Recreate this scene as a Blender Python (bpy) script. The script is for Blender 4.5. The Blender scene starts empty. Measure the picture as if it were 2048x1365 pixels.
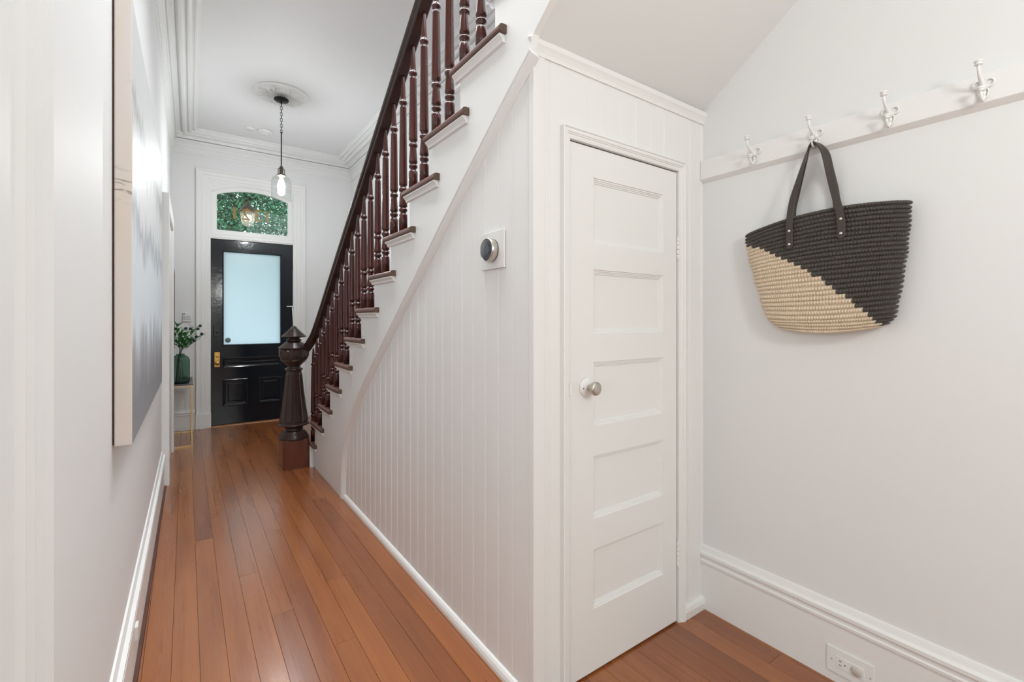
import bpy, bmesh, math, random
from mathutils import Vector, Matrix
from mathutils.geometry import tessellate_polygon
random.seed(7)
scene = bpy.context.scene
COL = scene.collection
PI = math.pi

# ------------------------------------------------------------------ camera, light, exposure
CAM_H = 1.25
cam_d = bpy.data.cameras.new('camera')
cam_d.sensor_width = 36.0
cam_d.lens = 926.0 * 36.0 / 2048.0
cam_d.shift_y = -(682.5 - 641.0) / 2048.0
cam_d.clip_start = 0.02
cam = bpy.data.objects.new('camera', cam_d)
cam.location = (0, 0, CAM_H)
cam.rotation_euler = (PI / 2, 0, -math.atan2(652, 926))
COL.objects.link(cam)
scene.camera = cam

vs = scene.view_settings
vs.view_transform = 'Standard'
vs.look = 'None'
vs.exposure = 0.0
vs.gamma = 1.0
vs.use_curve_mapping = False

world = bpy.data.worlds.new('sky')
world.use_nodes = True
wn = world.node_tree
wn.nodes['Background'].inputs[0].default_value = (0.85, 0.95, 1.0, 1)
wn.nodes['Background'].inputs[1].default_value = 3.0
scene.world = world


def area(name, loc, rot, sx, sy, energy, color):
    d = bpy.data.lights.new(name, 'AREA')
    d.shape = 'RECTANGLE'
    d.size, d.size_y = sx, sy
    d.energy = energy
    d.color = color
    o = bpy.data.objects.new(name, d)
    o.location = loc
    o.rotation_euler = rot
    COL.objects.link(o)
    return o


# added fill panels behind, left and over the hall, the skylight over the stairs
area('back_fill_light', (-0.6, -2.9, 1.75), (PI / 2, 0, PI), 2.6, 1.9, 29, (0.94, 0.99, 1.0))  # added panel standing in for an unseen window; the back wall is closed
area('side_fill_light', (-2.4, -0.9, 1.7), (PI / 2, 0, -PI / 2), 2.2, 1.6, 28, (0.94, 0.99, 1.0))  # added panel for soft light from the left; no window in that wall
area('stair_skylight', (1.40, 1.4, 4.85), (0, 0, 0), 0.8, 2.2, 80, (0.86, 0.93, 1.0))
area('hall_fill_light', (0.62, 2.05, 3.34), (0, 0, 0), 0.46, 2.2, 25, (0.95, 0.98, 1.0)).data.spread = 2.1  # extra unseen light, put above the frame to brighten the hall


def globe(name, loc, radius, energy, color):
    d = bpy.data.lights.new(name, 'POINT')
    d.shadow_soft_size = radius
    d.energy = energy
    d.color = color
    o = bpy.data.objects.new(name, d)
    o.location = loc
    COL.objects.link(o)


# globe lamp of the near room, behind and above the camera
globe('nook_globe_lamp', (0.80, -0.90, 1.98), 0.16, 40, (0.97, 1.0, 0.95))


# ------------------------------------------------------------------ materials
def mat(name, color, rough=0.5, metal=0.0, coat=0.0, bump=None, var=None, spec=0.5, trans=0.0, ior=1.45, sheen=0.0):
    m = bpy.data.materials.new(name)
    m.use_nodes = True
    nt = m.node_tree
    b = nt.nodes['Principled BSDF']
    b.inputs['Base Color'].default_value = (*color, 1)
    b.inputs['Roughness'].default_value = rough
    b.inputs['Metallic'].default_value = metal
    b.inputs['Coat Weight'].default_value = coat
    b.inputs['Coat Roughness'].default_value = 0.08
    b.inputs['Specular IOR Level'].default_value = spec
    b.inputs['Transmission Weight'].default_value = trans
    b.inputs['IOR'].default_value = ior
    b.inputs['Sheen Weight'].default_value = sheen
    tc = nt.nodes.new('ShaderNodeTexCoord')
    if var:
        scale, amt = var
        mp = nt.nodes.new('ShaderNodeMapping')
        mp.inputs['Scale'].default_value = scale
        nt.links.new(tc.outputs['Object'], mp.inputs[0])
        n = nt.nodes.new('ShaderNodeTexNoise')
        n.inputs['Scale'].default_value = 1.0
        n.inputs['Detail'].default_value = 6
        nt.links.new(mp.outputs[0], n.inputs['Vector'])
        mx = nt.nodes.new('ShaderNodeMix')
        mx.data_type = 'RGBA'
        mx.inputs['A'].default_value = (*[c * (1 - amt) for c in color], 1)
        mx.inputs['B'].default_value = (*[min(1, c * (1 + amt)) for c in color], 1)
        nt.links.new(n.outputs['Fac'], mx.inputs['Factor'])
        nt.links.new(mx.outputs['Result'], b.inputs['Base Color'])
    if bump:
        scale, strength, dist = bump
        n = nt.nodes.new('ShaderNodeTexNoise')
        n.inputs['Scale'].default_value = scale
        n.inputs['Detail'].default_value = 4
        nt.links.new(tc.outputs['Object'], n.inputs['Vector'])
        bp = nt.nodes.new('ShaderNodeBump')
        bp.inputs['Strength'].default_value = strength
        bp.inputs['Distance'].default_value = dist
        nt.links.new(n.outputs['Fac'], bp.inputs['Height'])
        nt.links.new(bp.outputs[0], b.inputs['Normal'])
    return m


WALL = mat('wall_paint', (0.81, 0.81, 0.805), 0.55, bump=(14, 0.10, 0.01))
TRIM = mat('trim_paint', (0.86, 0.855, 0.84), 0.40, bump=(25, 0.03, 0.003))
CEIL = mat('ceiling_paint', (0.83, 0.83, 0.83), 0.6, bump=(10, 0.06, 0.01))
PLASTER = mat('plaster_relief', (0.84, 0.84, 0.83), 0.35, bump=(60, 0.15, 0.003))
MAHOG = mat('mahogany', (0.055, 0.009, 0.005), 0.18, coat=0.3, var=((30, 30, 3), 0.55))
TREADW = mat('worn_tread_wood', (0.15, 0.075, 0.060), 0.42, var=((25, 3, 25), 0.6))
ENDGR = mat('tread_end_grain', (0.10, 0.065, 0.045), 0.6, var=((90, 90, 90), 0.7))
BLOCKW = mat('newel_block_wood', (0.13, 0.032, 0.014), 0.22, coat=0.5, var=((22, 22, 2.5), 0.5))
DARKW = mat('newel_dark_wood', (0.034, 0.016, 0.013), 0.28, coat=0.3, var=((25, 25, 4), 0.5))
BLACKDOOR = mat('black_gloss_paint', (0.008, 0.011, 0.016), 0.13, coat=0.15, spec=0.4, bump=(22, 0.16, 0.006))
BRASS = mat('aged_brass', (0.62, 0.40, 0.12), 0.28, metal=1.0, bump=(120, 0.25, 0.002))
GOLD = mat('brushed_gold_metal', (0.66, 0.50, 0.27), 0.32, metal=1.0)
BLACKM = mat('black_metal', (0.016, 0.017, 0.018), 0.38, metal=0.6)
BRONZE = mat('aged_bronze', (0.12, 0.10, 0.075), 0.35, metal=0.9)
STEEL = mat('brushed_steel', (0.62, 0.58, 0.53), 0.25, metal=1.0)
BLKGLASS = mat('black_glass', (0.006, 0.008, 0.012), 0.05, coat=1.0)
LENS = mat('blue_grey_lens', (0.035, 0.045, 0.07), 0.08, coat=1.0)
WHITEPL = mat('white_plastic', (0.82, 0.82, 0.80), 0.32)
CREAMPL = mat('ivory_plastic', (0.62, 0.58, 0.52), 0.35)
SLOT = mat('dark_slot', (0.02, 0.018, 0.016), 0.6)
GREYTXT = mat('grey_marking', (0.25, 0.25, 0.25), 0.6)
NICKEL = mat('satin_nickel', (0.55, 0.51, 0.45), 0.34, metal=0.85, var=((60, 60, 60), 0.3))
CASTW = mat('white_cast_iron', (0.87, 0.865, 0.84), 0.28)
DARKRAF = mat('charcoal_raffia', (0.058, 0.049, 0.041), 0.55, var=((160, 160, 90), 0.35), sheen=0.2)
NATRAF = mat('natural_raffia', (0.70, 0.57, 0.42), 0.62, var=((170, 170, 80), 0.22), sheen=0.2)
LEATHER = mat('dark_brown_leather', (0.055, 0.044, 0.036), 0.42, bump=(180, 0.2, 0.001))
GREYTOP = mat('grey_stone_top', (0.10, 0.10, 0.11), 0.3)
LEAF = mat('vase_leaf', (0.07, 0.27, 0.08), 0.4, var=((30, 30, 30), 0.5))
STEM = mat('dark_stem', (0.03, 0.05, 0.03), 0.6)
BERRY = mat('dark_seed_pod', (0.03, 0.05, 0.045), 0.5)
MIRRORF = mat('brown_mirror_frame', (0.16, 0.08, 0.04), 0.4)
MIRROR = mat('mirror_glass', (0.85, 0.85, 0.85), 0.02, metal=1.0)
GILT = mat('gold_leaf_numeral', (0.30, 0.17, 0.022), 0.45, metal=0.1)
TREELEAF = mat('outdoor_leaf', (0.055, 0.19, 0.09), 0.5, var=((9, 9, 9), 0.9))
BARK = mat('bark', (0.10, 0.07, 0.05), 0.8, bump=(20, 0.8, 0.02))
PORCH = mat('porch_stone', (0.35, 0.34, 0.33), 0.7, bump=(30, 0.3, 0.01))
STONEW = mat('white_ceramic', (0.8, 0.8, 0.78), 0.4)
PLATE = mat('grey_sticker', (0.22, 0.30, 0.33), 0.4)
BACKB = mat('dark_stretcher_wood', (0.055, 0.032, 0.022), 0.7)


def glass_mat(name, color, rough=0.0, thin=False):
    m = bpy.data.materials.new(name)
    m.use_nodes = True
    nt = m.node_tree
    nt.nodes.clear()
    out = nt.nodes.new('ShaderNodeOutputMaterial')
    tr = nt.nodes.new('ShaderNodeBsdfTransparent')
    tr.inputs[0].default_value = (*color, 1)
    gl = nt.nodes.new('ShaderNodeBsdfGlossy')
    gl.inputs['Roughness'].default_value = 0.02
    lw = nt.nodes.new('ShaderNodeLayerWeight')
    lw.inputs[0].default_value = 0.25
    fr = nt.nodes.new('ShaderNodeMath')
    fr.operation = 'MULTIPLY_ADD'
    fr.inputs[1].default_value = 0.22
    fr.inputs[2].default_value = 0.03
    nt.links.new(lw.outputs['Facing'], fr.inputs[0])
    mx = nt.nodes.new('ShaderNodeMixShader')
    nt.links.new(fr.outputs[0], mx.inputs[0])
    nt.links.new(tr.outputs[0], mx.inputs[1])
    nt.links.new(gl.outputs[0], mx.inputs[2])
    nt.links.new(mx.outputs[0], out.inputs[0])
    return m


CLEAR = glass_mat('clear_glass', (0.98, 0.99, 0.99))
SHADEGL = glass_mat('lamp_glass', (0.95, 0.96, 0.96))
VASEGL = glass_mat('green_glass', (0.34, 0.48, 0.41))


def frosted():
    m = bpy.data.materials.new('frosted_glass')
    m.use_nodes = True
    nt = m.node_tree
    nt.nodes.clear()
    out = nt.nodes.new('ShaderNodeOutputMaterial')
    tl = nt.nodes.new('ShaderNodeBsdfTranslucent')
    tl.inputs[0].default_value = (0.79, 0.87, 0.915, 1)
    gl = nt.nodes.new('ShaderNodeBsdfGlossy')
    gl.inputs['Roughness'].default_value = 0.25
    mx = nt.nodes.new('ShaderNodeMixShader')
    mx.inputs[0].default_value = 0.06
    nt.links.new(tl.outputs[0], mx.inputs[1])
    nt.links.new(gl.outputs[0], mx.inputs[2])
    nt.links.new(mx.outputs[0], out.inputs[0])
    return m


FROST = frosted()


def milky():
    m = bpy.data.materials.new('milky_lantern_glass')
    m.use_nodes = True
    nt = m.node_tree
    nt.nodes.clear()
    out = nt.nodes.new('ShaderNodeOutputMaterial')
    tl = nt.nodes.new('ShaderNodeBsdfTranslucent')
    tl.inputs[0].default_value = (0.95, 0.90, 0.80, 1)
    tr = nt.nodes.new('ShaderNodeBsdfTransparent')
    mx = nt.nodes.new('ShaderNodeMixShader')
    mx.inputs[0].default_value = 0.78
    nt.links.new(tl.outputs[0], mx.inputs[1])
    nt.links.new(tr.outputs[0], mx.inputs[2])
    nt.links.new(mx.outputs[0], out.inputs[0])
    return m


MILKY = milky()


def emit(name, color, strength):
    m = bpy.data.materials.new(name)
    m.use_nodes = True
    b = m.node_tree.nodes['Principled BSDF']
    b.inputs['Base Color'].default_value = (*color, 1)
    b.inputs['Emission Color'].default_value = (*color, 1)
    b.inputs['Emission Strength'].default_value = strength
    return m


BULB = emit('lit_bulb', (0.97, 0.99, 1.0), 410)
LANTERNB = emit('lit_lantern_bulb', (1.0, 0.85, 0.62), 6)


def floor_mat():
    m = bpy.data.materials.new('fir_floorboards')
    m.use_nodes = True
    nt = m.node_tree
    L = nt.links
    b = nt.nodes['Principled BSDF']
    at = nt.nodes.new('ShaderNodeAttribute')
    at.attribute_name = 'plank'
    tc = nt.nodes.new('ShaderNodeTexCoord')
    addv = nt.nodes.new('ShaderNodeVectorMath')
    addv.operation = 'MULTIPLY_ADD'
    L.new(at.outputs['Color'], addv.inputs[0])
    addv.inputs[1].default_value = (7, 31, 0)
    L.new(tc.outputs['Object'], addv.inputs[2])
    mp = nt.nodes.new('ShaderNodeMapping')
    mp.inputs['Scale'].default_value = (150, 2.2, 1)
    L.new(addv.outputs[0], mp.inputs[0])
    n = nt.nodes.new('ShaderNodeTexNoise')
    n.inputs['Scale'].default_value = 1
    n.inputs['Detail'].default_value = 3
    n.inputs['Roughness'].default_value = 0.6
    L.new(mp.outputs[0], n.inputs['Vector'])
    mp2 = nt.nodes.new('ShaderNodeMapping')
    mp2.inputs['Scale'].default_value = (22, 0.9, 1)
    L.new(addv.outputs[0], mp2.inputs[0])
    n2 = nt.nodes.new('ShaderNodeTexNoise')
    n2.inputs['Scale'].default_value = 1
    n2.inputs['Detail'].default_value = 3
    L.new(mp2.outputs[0], n2.inputs['Vector'])
    cr = nt.nodes.new('ShaderNodeValToRGB')
    e = cr.color_ramp.elements
    e[0].position = 0.0
    e[0].color = (0.150, 0.038, 0.011, 1)
    e[1].position = 1.0
    e[1].color = (0.40, 0.136, 0.033, 1)
    e.new(0.5).color = (0.285, 0.086, 0.021, 1)
    ma = nt.nodes.new('ShaderNodeMath')
    ma.operation = 'MULTIPLY_ADD'
    L.new(n.outputs['Fac'], ma.inputs[0])
    ma.inputs[1].default_value = 1.0
    sc_ = nt.nodes.new('ShaderNodeMath')
    sc_.operation = 'MULTIPLY'
    sc_.inputs[1].default_value = 0.95
    L.new(at.outputs['Fac'], sc_.inputs[0])
    L.new(sc_.outputs[0], ma.inputs[2])
    mb = nt.nodes.new('ShaderNodeMath')
    mb.operation = 'MULTIPLY_ADD'
    L.new(n2.outputs['Fac'], mb.inputs[0])
    mb.inputs[1].default_value = 0.9
    L.new(ma.outputs[0], mb.inputs[2])
    mr = nt.nodes.new('ShaderNodeMapRange')
    mr.inputs['From Min'].default_value = 0.50
    mr.inputs['From Max'].default_value = 2.0
    L.new(mb.outputs[0], mr.inputs[0])
    L.new(mr.outputs[0], cr.inputs[0])
    # dark knots and stains
    n3 = nt.nodes.new('ShaderNodeTexNoise')
    n3.inputs['Scale'].default_value = 1
    n3.inputs['Detail'].default_value = 3
    mp3 = nt.nodes.new('ShaderNodeMapping')
    mp3.inputs['Scale'].default_value = (5, 0.8, 1)
    mp3.inputs['Location'].default_value = (3, 5, 0)
    L.new(addv.outputs[0], mp3.inputs[0])
    L.new(mp3.outputs[0], n3.inputs['Vector'])
    mr3 = nt.nodes.new('ShaderNodeMapRange')
    mr3.inputs['From Min'].default_value = 0.50
    mr3.inputs['From Max'].default_value = 1.05
    L.new(n3.outputs['Fac'], mr3.inputs[0])
    mx = nt.nodes.new('ShaderNodeMix')
    mx.data_type = 'RGBA'
    L.new(mr3.outputs[0], mx.inputs['Factor'])
    L.new(cr.outputs[0], mx.inputs['A'])
    mx.inputs['B'].default_value = (0.10, 0.025, 0.010, 1)
    L.new(mx.outputs['Result'], b.inputs['Base Color'])
    mr2 = nt.nodes.new('ShaderNodeMapRange')
    mr2.inputs['To Min'].default_value = 0.24
    mr2.inputs['To Max'].default_value = 0.32
    b.inputs['Coat Roughness'].default_value = 0.20
    b.inputs['Coat IOR'].default_value = 1.6
    b.inputs['Coat Weight'].default_value = 0.55
    L.new(n2.outputs['Fac'], mr2.inputs[0])
    L.new(mr2.outputs[0], b.inputs['Roughness'])
    bp = nt.nodes.new('ShaderNodeBump')
    bp.inputs['Strength'].default_value = 0.05
    bp.inputs['Distance'].default_value = 0.001
    L.new(n.outputs['Fac'], bp.inputs['Height'])
    L.new(bp.outputs[0], b.inputs['Normal'])
    return m


FLOORM = floor_mat()
GAPM = mat('floor_gap', (0.07, 0.028, 0.014), 0.8)


def canvas_front():
    m = bpy.data.materials.new('painted_canvas_front')
    m.use_nodes = True
    nt = m.node_tree
    L = nt.links
    b = nt.nodes['Principled BSDF']
    b.inputs['Roughness'].default_value = 0.42
    b.inputs['Specular IOR Level'].default_value = 0.22
    tc = nt.nodes.new('ShaderNodeTexCoord')
    sp = nt.nodes.new('ShaderNodeSeparateXYZ')
    L.new(tc.outputs['Object'], sp.inputs[0])
    mp = nt.nodes.new('ShaderNodeMapping')
    mp.inputs['Scale'].default_value = (1, 5.0, 1.6)
    L.new(tc.outputs['Object'], mp.inputs[0])
    n = nt.nodes.new('ShaderNodeTexNoise')
    n.inputs['Scale'].default_value = 1.6
    n.inputs['Detail'].default_value = 8
    n.inputs['Roughness'].default_value = 0.6
    n.inputs['Distortion'].default_value = 0.7
    L.new(mp.outputs[0], n.inputs['Vector'])
    ma = nt.nodes.new('ShaderNodeMath')
    ma.operation = 'MULTIPLY_ADD'
    L.new(n.outputs['Fac'], ma.inputs[0])
    ma.inputs[1].default_value = 0.45
    L.new(sp.outputs['Z'], ma.inputs[2])
    cr = nt.nodes.new('ShaderNodeValToRGB')
    e = cr.color_ramp.elements
    e[0].position = 0.10
    e[0].color = (0.34, 0.34, 0.35, 1)
    e[1].position = 1.0
    e[1].color = (0.60, 0.61, 0.60, 1)
    for p, c in ((0.24, (0.30, 0.30, 0.32)), (0.34, (0.44, 0.44, 0.46)), (0.40, (0.72, 0.76, 0.80)), (0.55, (0.76, 0.80, 0.83)), (0.62, (0.48, 0.51, 0.54)), (0.66, (0.78, 0.80, 0.81)),  # pale blue middle stops also paint in a reflection of the bright side opposite
                 (0.76, (0.72, 0.73, 0.72)), (0.83, (0.40, 0.40, 0.39)), (0.88, (0.62, 0.63, 0.62))):
        e.new(p).color = (*c, 1)
    mr = nt.nodes.new('ShaderNodeMapRange')
    mr.inputs['From Max'].default_value = 1.45
    L.new(ma.outputs[0], mr.inputs[0])
    L.new(mr.outputs[0], cr.inputs[0])
    L.new(cr.outputs[0], b.inputs['Base Color'])
    bp = nt.nodes.new('ShaderNodeBump')
    bp.inputs['Strength'].default_value = 0.3
    bp.inputs['Distance'].default_value = 0.004
    L.new(n.outputs['Fac'], bp.inputs['Height'])
    L.new(bp.outputs[0], b.inputs['Normal'])
    return m


def canvas_side():
    m = bpy.data.materials.new('painted_canvas_edge')
    m.use_nodes = True
    nt = m.node_tree
    L = nt.links
    b = nt.nodes['Principled BSDF']
    b.inputs['Roughness'].default_value = 0.6
    tc = nt.nodes.new('ShaderNodeTexCoord')

    def noise(scale, detail, dist=0.0, loc=(0, 0, 0)):
        mp = nt.nodes.new('ShaderNodeMapping')
        mp.inputs['Scale'].default_value = scale
        mp.inputs['Location'].default_value = loc
        L.new(tc.outputs['Object'], mp.inputs[0])
        n = nt.nodes.new('ShaderNodeTexNoise')
        n.inputs['Scale'].default_value = 1.0
        n.inputs['Detail'].default_value = detail
        n.inputs['Distortion'].default_value = dist
        L.new(mp.outputs[0], n.inputs['Vector'])
        return n

    def rng(n, lo, hi):
        r = nt.nodes.new('ShaderNodeMapRange')
        r.inputs['From Min'].default_value = lo
        r.inputs['From Max'].default_value = hi
        L.new(n.outputs[0], r.inputs[0])
        return r

    base = noise((6, 6, 2.2), 3)
    mx = nt.nodes.new('ShaderNodeMix')
    mx.data_type = 'RGBA'
    mx.inputs['A'].default_value = (0.74, 0.65, 0.58, 1)
    mx.inputs['B'].default_value = (0.73, 0.68, 0.66, 1)
    L.new(rng(base, 0.35, 0.65).outputs[0], mx.inputs['Factor'])
    strokes = rng(noise((16, 10, 70), 5, 1.2), 0.54, 0.66)     # smudged near-horizontal strokes
    zone = rng(noise((4, 4, 4.3), 1, 0, (0, 0, 0.35)), 0.56, 0.66)
    mul = nt.nodes.new('ShaderNodeMath')
    mul.operation = 'MULTIPLY'
    L.new(strokes.outputs[0], mul.inputs[0])
    L.new(zone.outputs[0], mul.inputs[1])
    mul2 = nt.nodes.new('ShaderNodeMath')
    mul2.operation = 'MULTIPLY'
    mul2.inputs[1].default_value = 0.75
    L.new(mul.outputs[0], mul2.inputs[0])
    mx2 = nt.nodes.new('ShaderNodeMix')
    mx2.data_type = 'RGBA'
    L.new(mul2.outputs[0], mx2.inputs['Factor'])
    L.new(mx.outputs['Result'], mx2.inputs['A'])
    mx2.inputs['B'].default_value = (0.20, 0.17, 0.15, 1)
    L.new(mx2.outputs['Result'], b.inputs['Base Color'])
    return m


CANVF = canvas_front()
CANVS = canvas_side()


# ------------------------------------------------------------------ mesh helpers
class MB:
    def __init__(s):
        s.v, s.f, s.sm, s.mi = [], [], [], []

    def add(s, verts, faces, smooth=False, mi=0):
        o = len(s.v)
        s.v += [tuple(p) for p in verts]
        s.f += [tuple(i + o for i in f) for f in faces]
        s.sm += [smooth] * len(faces)
        s.mi += [mi] * len(faces)
        return s

    def box(s, x0, x1, y0, y1, z0, z1, mi=0):
        v = [(x, y, z) for x in (x0, x1) for y in (y0, y1) for z in (z0, z1)]
        f = [(0, 1, 3, 2), (4, 6, 7, 5), (0, 4, 5, 1), (2, 3, 7, 6), (0, 2, 6, 4), (1, 5, 7, 3)]
        return s.add(v, f, False, mi)

    def prism(s, poly, a0, a1, axis='x', smooth=False, mi=0):
        """poly: 2D points; axis x -> (y,z), y -> (x,z), z -> (x,y)"""
        def P(p, a):
            return (a, p[0], p[1]) if axis == 'x' else (p[0], a, p[1]) if axis == 'y' else (p[0], p[1], a)
        n = len(poly)
        v = [P(p, a0) for p in poly] + [P(p, a1) for p in poly]
        s.add(v, [(i, (i + 1) % n, n + (i + 1) % n, n + i) for i in range(n)], smooth, mi)
        tri = tessellate_polygon([[Vector((p[0], p[1], 0)) for p in poly]])
        s.add([P(p, a0) for p in poly], [tuple(t) for t in tri], False, mi)
        s.add([P(p, a1) for p in poly], [tuple(reversed(t)) for t in tri], False, mi)
        return s

    def lathe(s, prof, cx=0, cy=0, cz=0, n=24, smooth=True, phase=0.0, mi=0, mod=None, cap=True):
        """prof: list of (r, z)"""
        v = []
        for r, z in prof:
            for i in range(n):
                a = 2 * PI * i / n + phase
                rr = r * (mod(a, z) if mod else 1)
                v.append((cx + rr * math.cos(a), cy + rr * math.sin(a), cz + z))
        f = []
        for k in range(len(prof) - 1):
            for i in range(n):
                j = (i + 1) % n
                f.append((k * n + i, k * n + j, (k + 1) * n + j, (k + 1) * n + i))
        s.add(v, f, smooth, mi)
        if cap:
            for k in (0, len(prof) - 1):
                if prof[k][0] > 1e-5:
                    s.add(v[k * n:(k + 1) * n], [tuple(range(n))], False, mi)
        return s

    def tube(s, path, r, n=10, closed=False, mi=0):
        """r: radius or list"""
        P = [Vector(p) for p in path]
        m = len(P)
        rr = r if isinstance(r, (list, tuple)) else [r] * m
        T = []
        for i in range(m):
            a = P[(i - 1) % m] if (closed or i > 0) else P[i]
            b = P[(i + 1) % m] if (closed or i < m - 1) else P[i]
            T.append((b - a).normalized())
        up = Vector((0, 0, 1)) if abs(T[0].z) < 0.9 else Vector((1, 0, 0))
        N = (up - T[0] * up.dot(T[0])).normalized()
        v = []
        for i in range(m):
            N = (N - T[i] * N.dot(T[i]))
            N = N.normalized() if N.length > 1e-6 else T[i].orthogonal().normalized()
            B = T[i].cross(N)
            for k in range(n):
                a = 2 * PI * k / n
                v.append(P[i] + (N * math.cos(a) + B * math.sin(a)) * rr[i])
        f = []
        for i in range(m if closed else m - 1):
            for k in range(n):
                j = (i + 1) % m
                f.append((i * n + k, i * n + (k + 1) % n, j * n + (k + 1) % n, j * n + k))
        s.add(v, f, True, mi)
        if not closed:
            s.add(v[:n], [tuple(range(n))], False, mi)
            s.add(v[-n:], [tuple(reversed(range(n)))], False, mi)
        return s

    def sweep(s, prof, p0, p1, side, smooth=False, mi=0):
        """prof (d, z): d measured along 'side' from the path, z up; extruded p0 -> p1"""
        p0, p1, side = Vector(p0), Vector(p1), Vector(side)
        n = len(prof)
        v = [p0 + side * d + Vector((0, 0, z)) for d, z in prof] + [p1 + side * d + Vector((0, 0, z)) for d, z in prof]
        s.add(v, [(i, i + 1, n + i + 1, n + i) for i in range(n - 1)], smooth, mi)
        s.add(v[:n], [tuple(range(n))], False, mi)
        s.add(v[n:], [tuple(range(n))], False, mi)
        return s

    def ball(s, c, r, n=14, sz=1.0, mi=0):
        k = n // 2
        prof = [(r * math.sin(PI * i / k), -r * sz * math.cos(PI * i / k)) for i in range(k + 1)]
        prof[0] = (0.0001, prof[0][1])
        prof[-1] = (0.0001, prof[-1][1])
        return s.lathe(prof, c[0], c[1], c[2], n=n, mi=mi)

    def xf(s, M):
        s.v = [tuple(M @ Vector(p)) for p in s.v]
        return s

    def shear(s, k=0.0075, y0=2.5):
        s.v = [(p[0] + k * (p[1] - y0), p[1], p[2]) for p in s.v]
        return s

    def build(s, name, mats, parent=None, bevel=0.0, recalc=True, loc=None):
        me = bpy.data.meshes.new(name)
        me.from_pydata(s.v, [], s.f)
        if not isinstance(mats, (list, tuple)):
            mats = [mats]
        for m in mats:
            me.materials.append(m)
        me.polygons.foreach_set('use_smooth', s.sm)
        me.polygons.foreach_set('material_index', s.mi)
        if recalc:
            bm = bmesh.new()
            bm.from_mesh(me)
            bmesh.ops.remove_doubles(bm, verts=bm.verts, dist=1e-6)
            bmesh.ops.recalc_face_normals(bm, faces=bm.faces)
            bm.to_mesh(me)
            bm.free()
        me.update()
        o = bpy.data.objects.new(name, me)
        COL.objects.link(o)
        if parent is not None:
            o.parent = parent
            o.matrix_parent_inverse = Matrix.Translation(-world_loc(parent))
        if bevel:
            md = o.modifiers.new('bevel', 'BEVEL')
            md.width = bevel
            md.segments = 2
            md.limit_method = 'ANGLE'
            md.angle_limit = math.radians(40)
        return o


def world_loc(o):
    """translation-only hierarchy: where the object's origin sits (meshes are all at the origin)"""
    return Vector(o.location) if o.parent is None else Vector((0, 0, 0))


def thing(name, label, cat, loc=(0, 0, 0), group=None):
    o = bpy.data.objects.new(name, None)
    o.empty_display_size = 0.05
    o.location = loc
    COL.objects.link(o)
    o['label'] = label
    o['category'] = cat
    if group:
        o['group'] = group
    return o


def tag(o, label, cat, group=None):
    o['label'] = label
    o['category'] = cat
    if group:
        o['group'] = group
    return o


def structure(o, label=None):
    o['kind'] = 'structure'
    if label:
        o['label'] = label
    return o


def sub(mb, name, m, parent, bevel=0.0, label=None):
    """part of a thing: mesh in world coordinates, parented without moving"""
    me_parent = parent
    o = mb.build(name, m, None, bevel)
    o.parent = me_parent
    wl = Vector((0, 0, 0))
    p = me_parent
    while p is not None:
        wl += Vector(p.location)
        p = p.parent
    # accumulate only translations; keep the mesh where it was modelled
    o.location = -wl
    if label:
        o['label'] = label
    return o


# ------------------------------------------------------------------ key dimensions
XR = 1.85          # right wall
XL = -0.163        # left wall (before its slight splay)
YF = 6.44          # front wall
ZC = 3.38          # ceiling
XS = 0.892         # stringer face
XB = 0.912         # beadboard face
YC = 1.175         # closet front
RISE, GO = 0.1865, 0.2543


def ztread(k): return 0.204 + RISE * k
def yris(k): return 4.422 - GO * k
def zrail(y): return 4.142 - 0.733 * y
def zsof(y, x=0.892): return 2.140 + 0.72 * (1.167 - y) + 0.026 * (x - 0.892)


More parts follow.
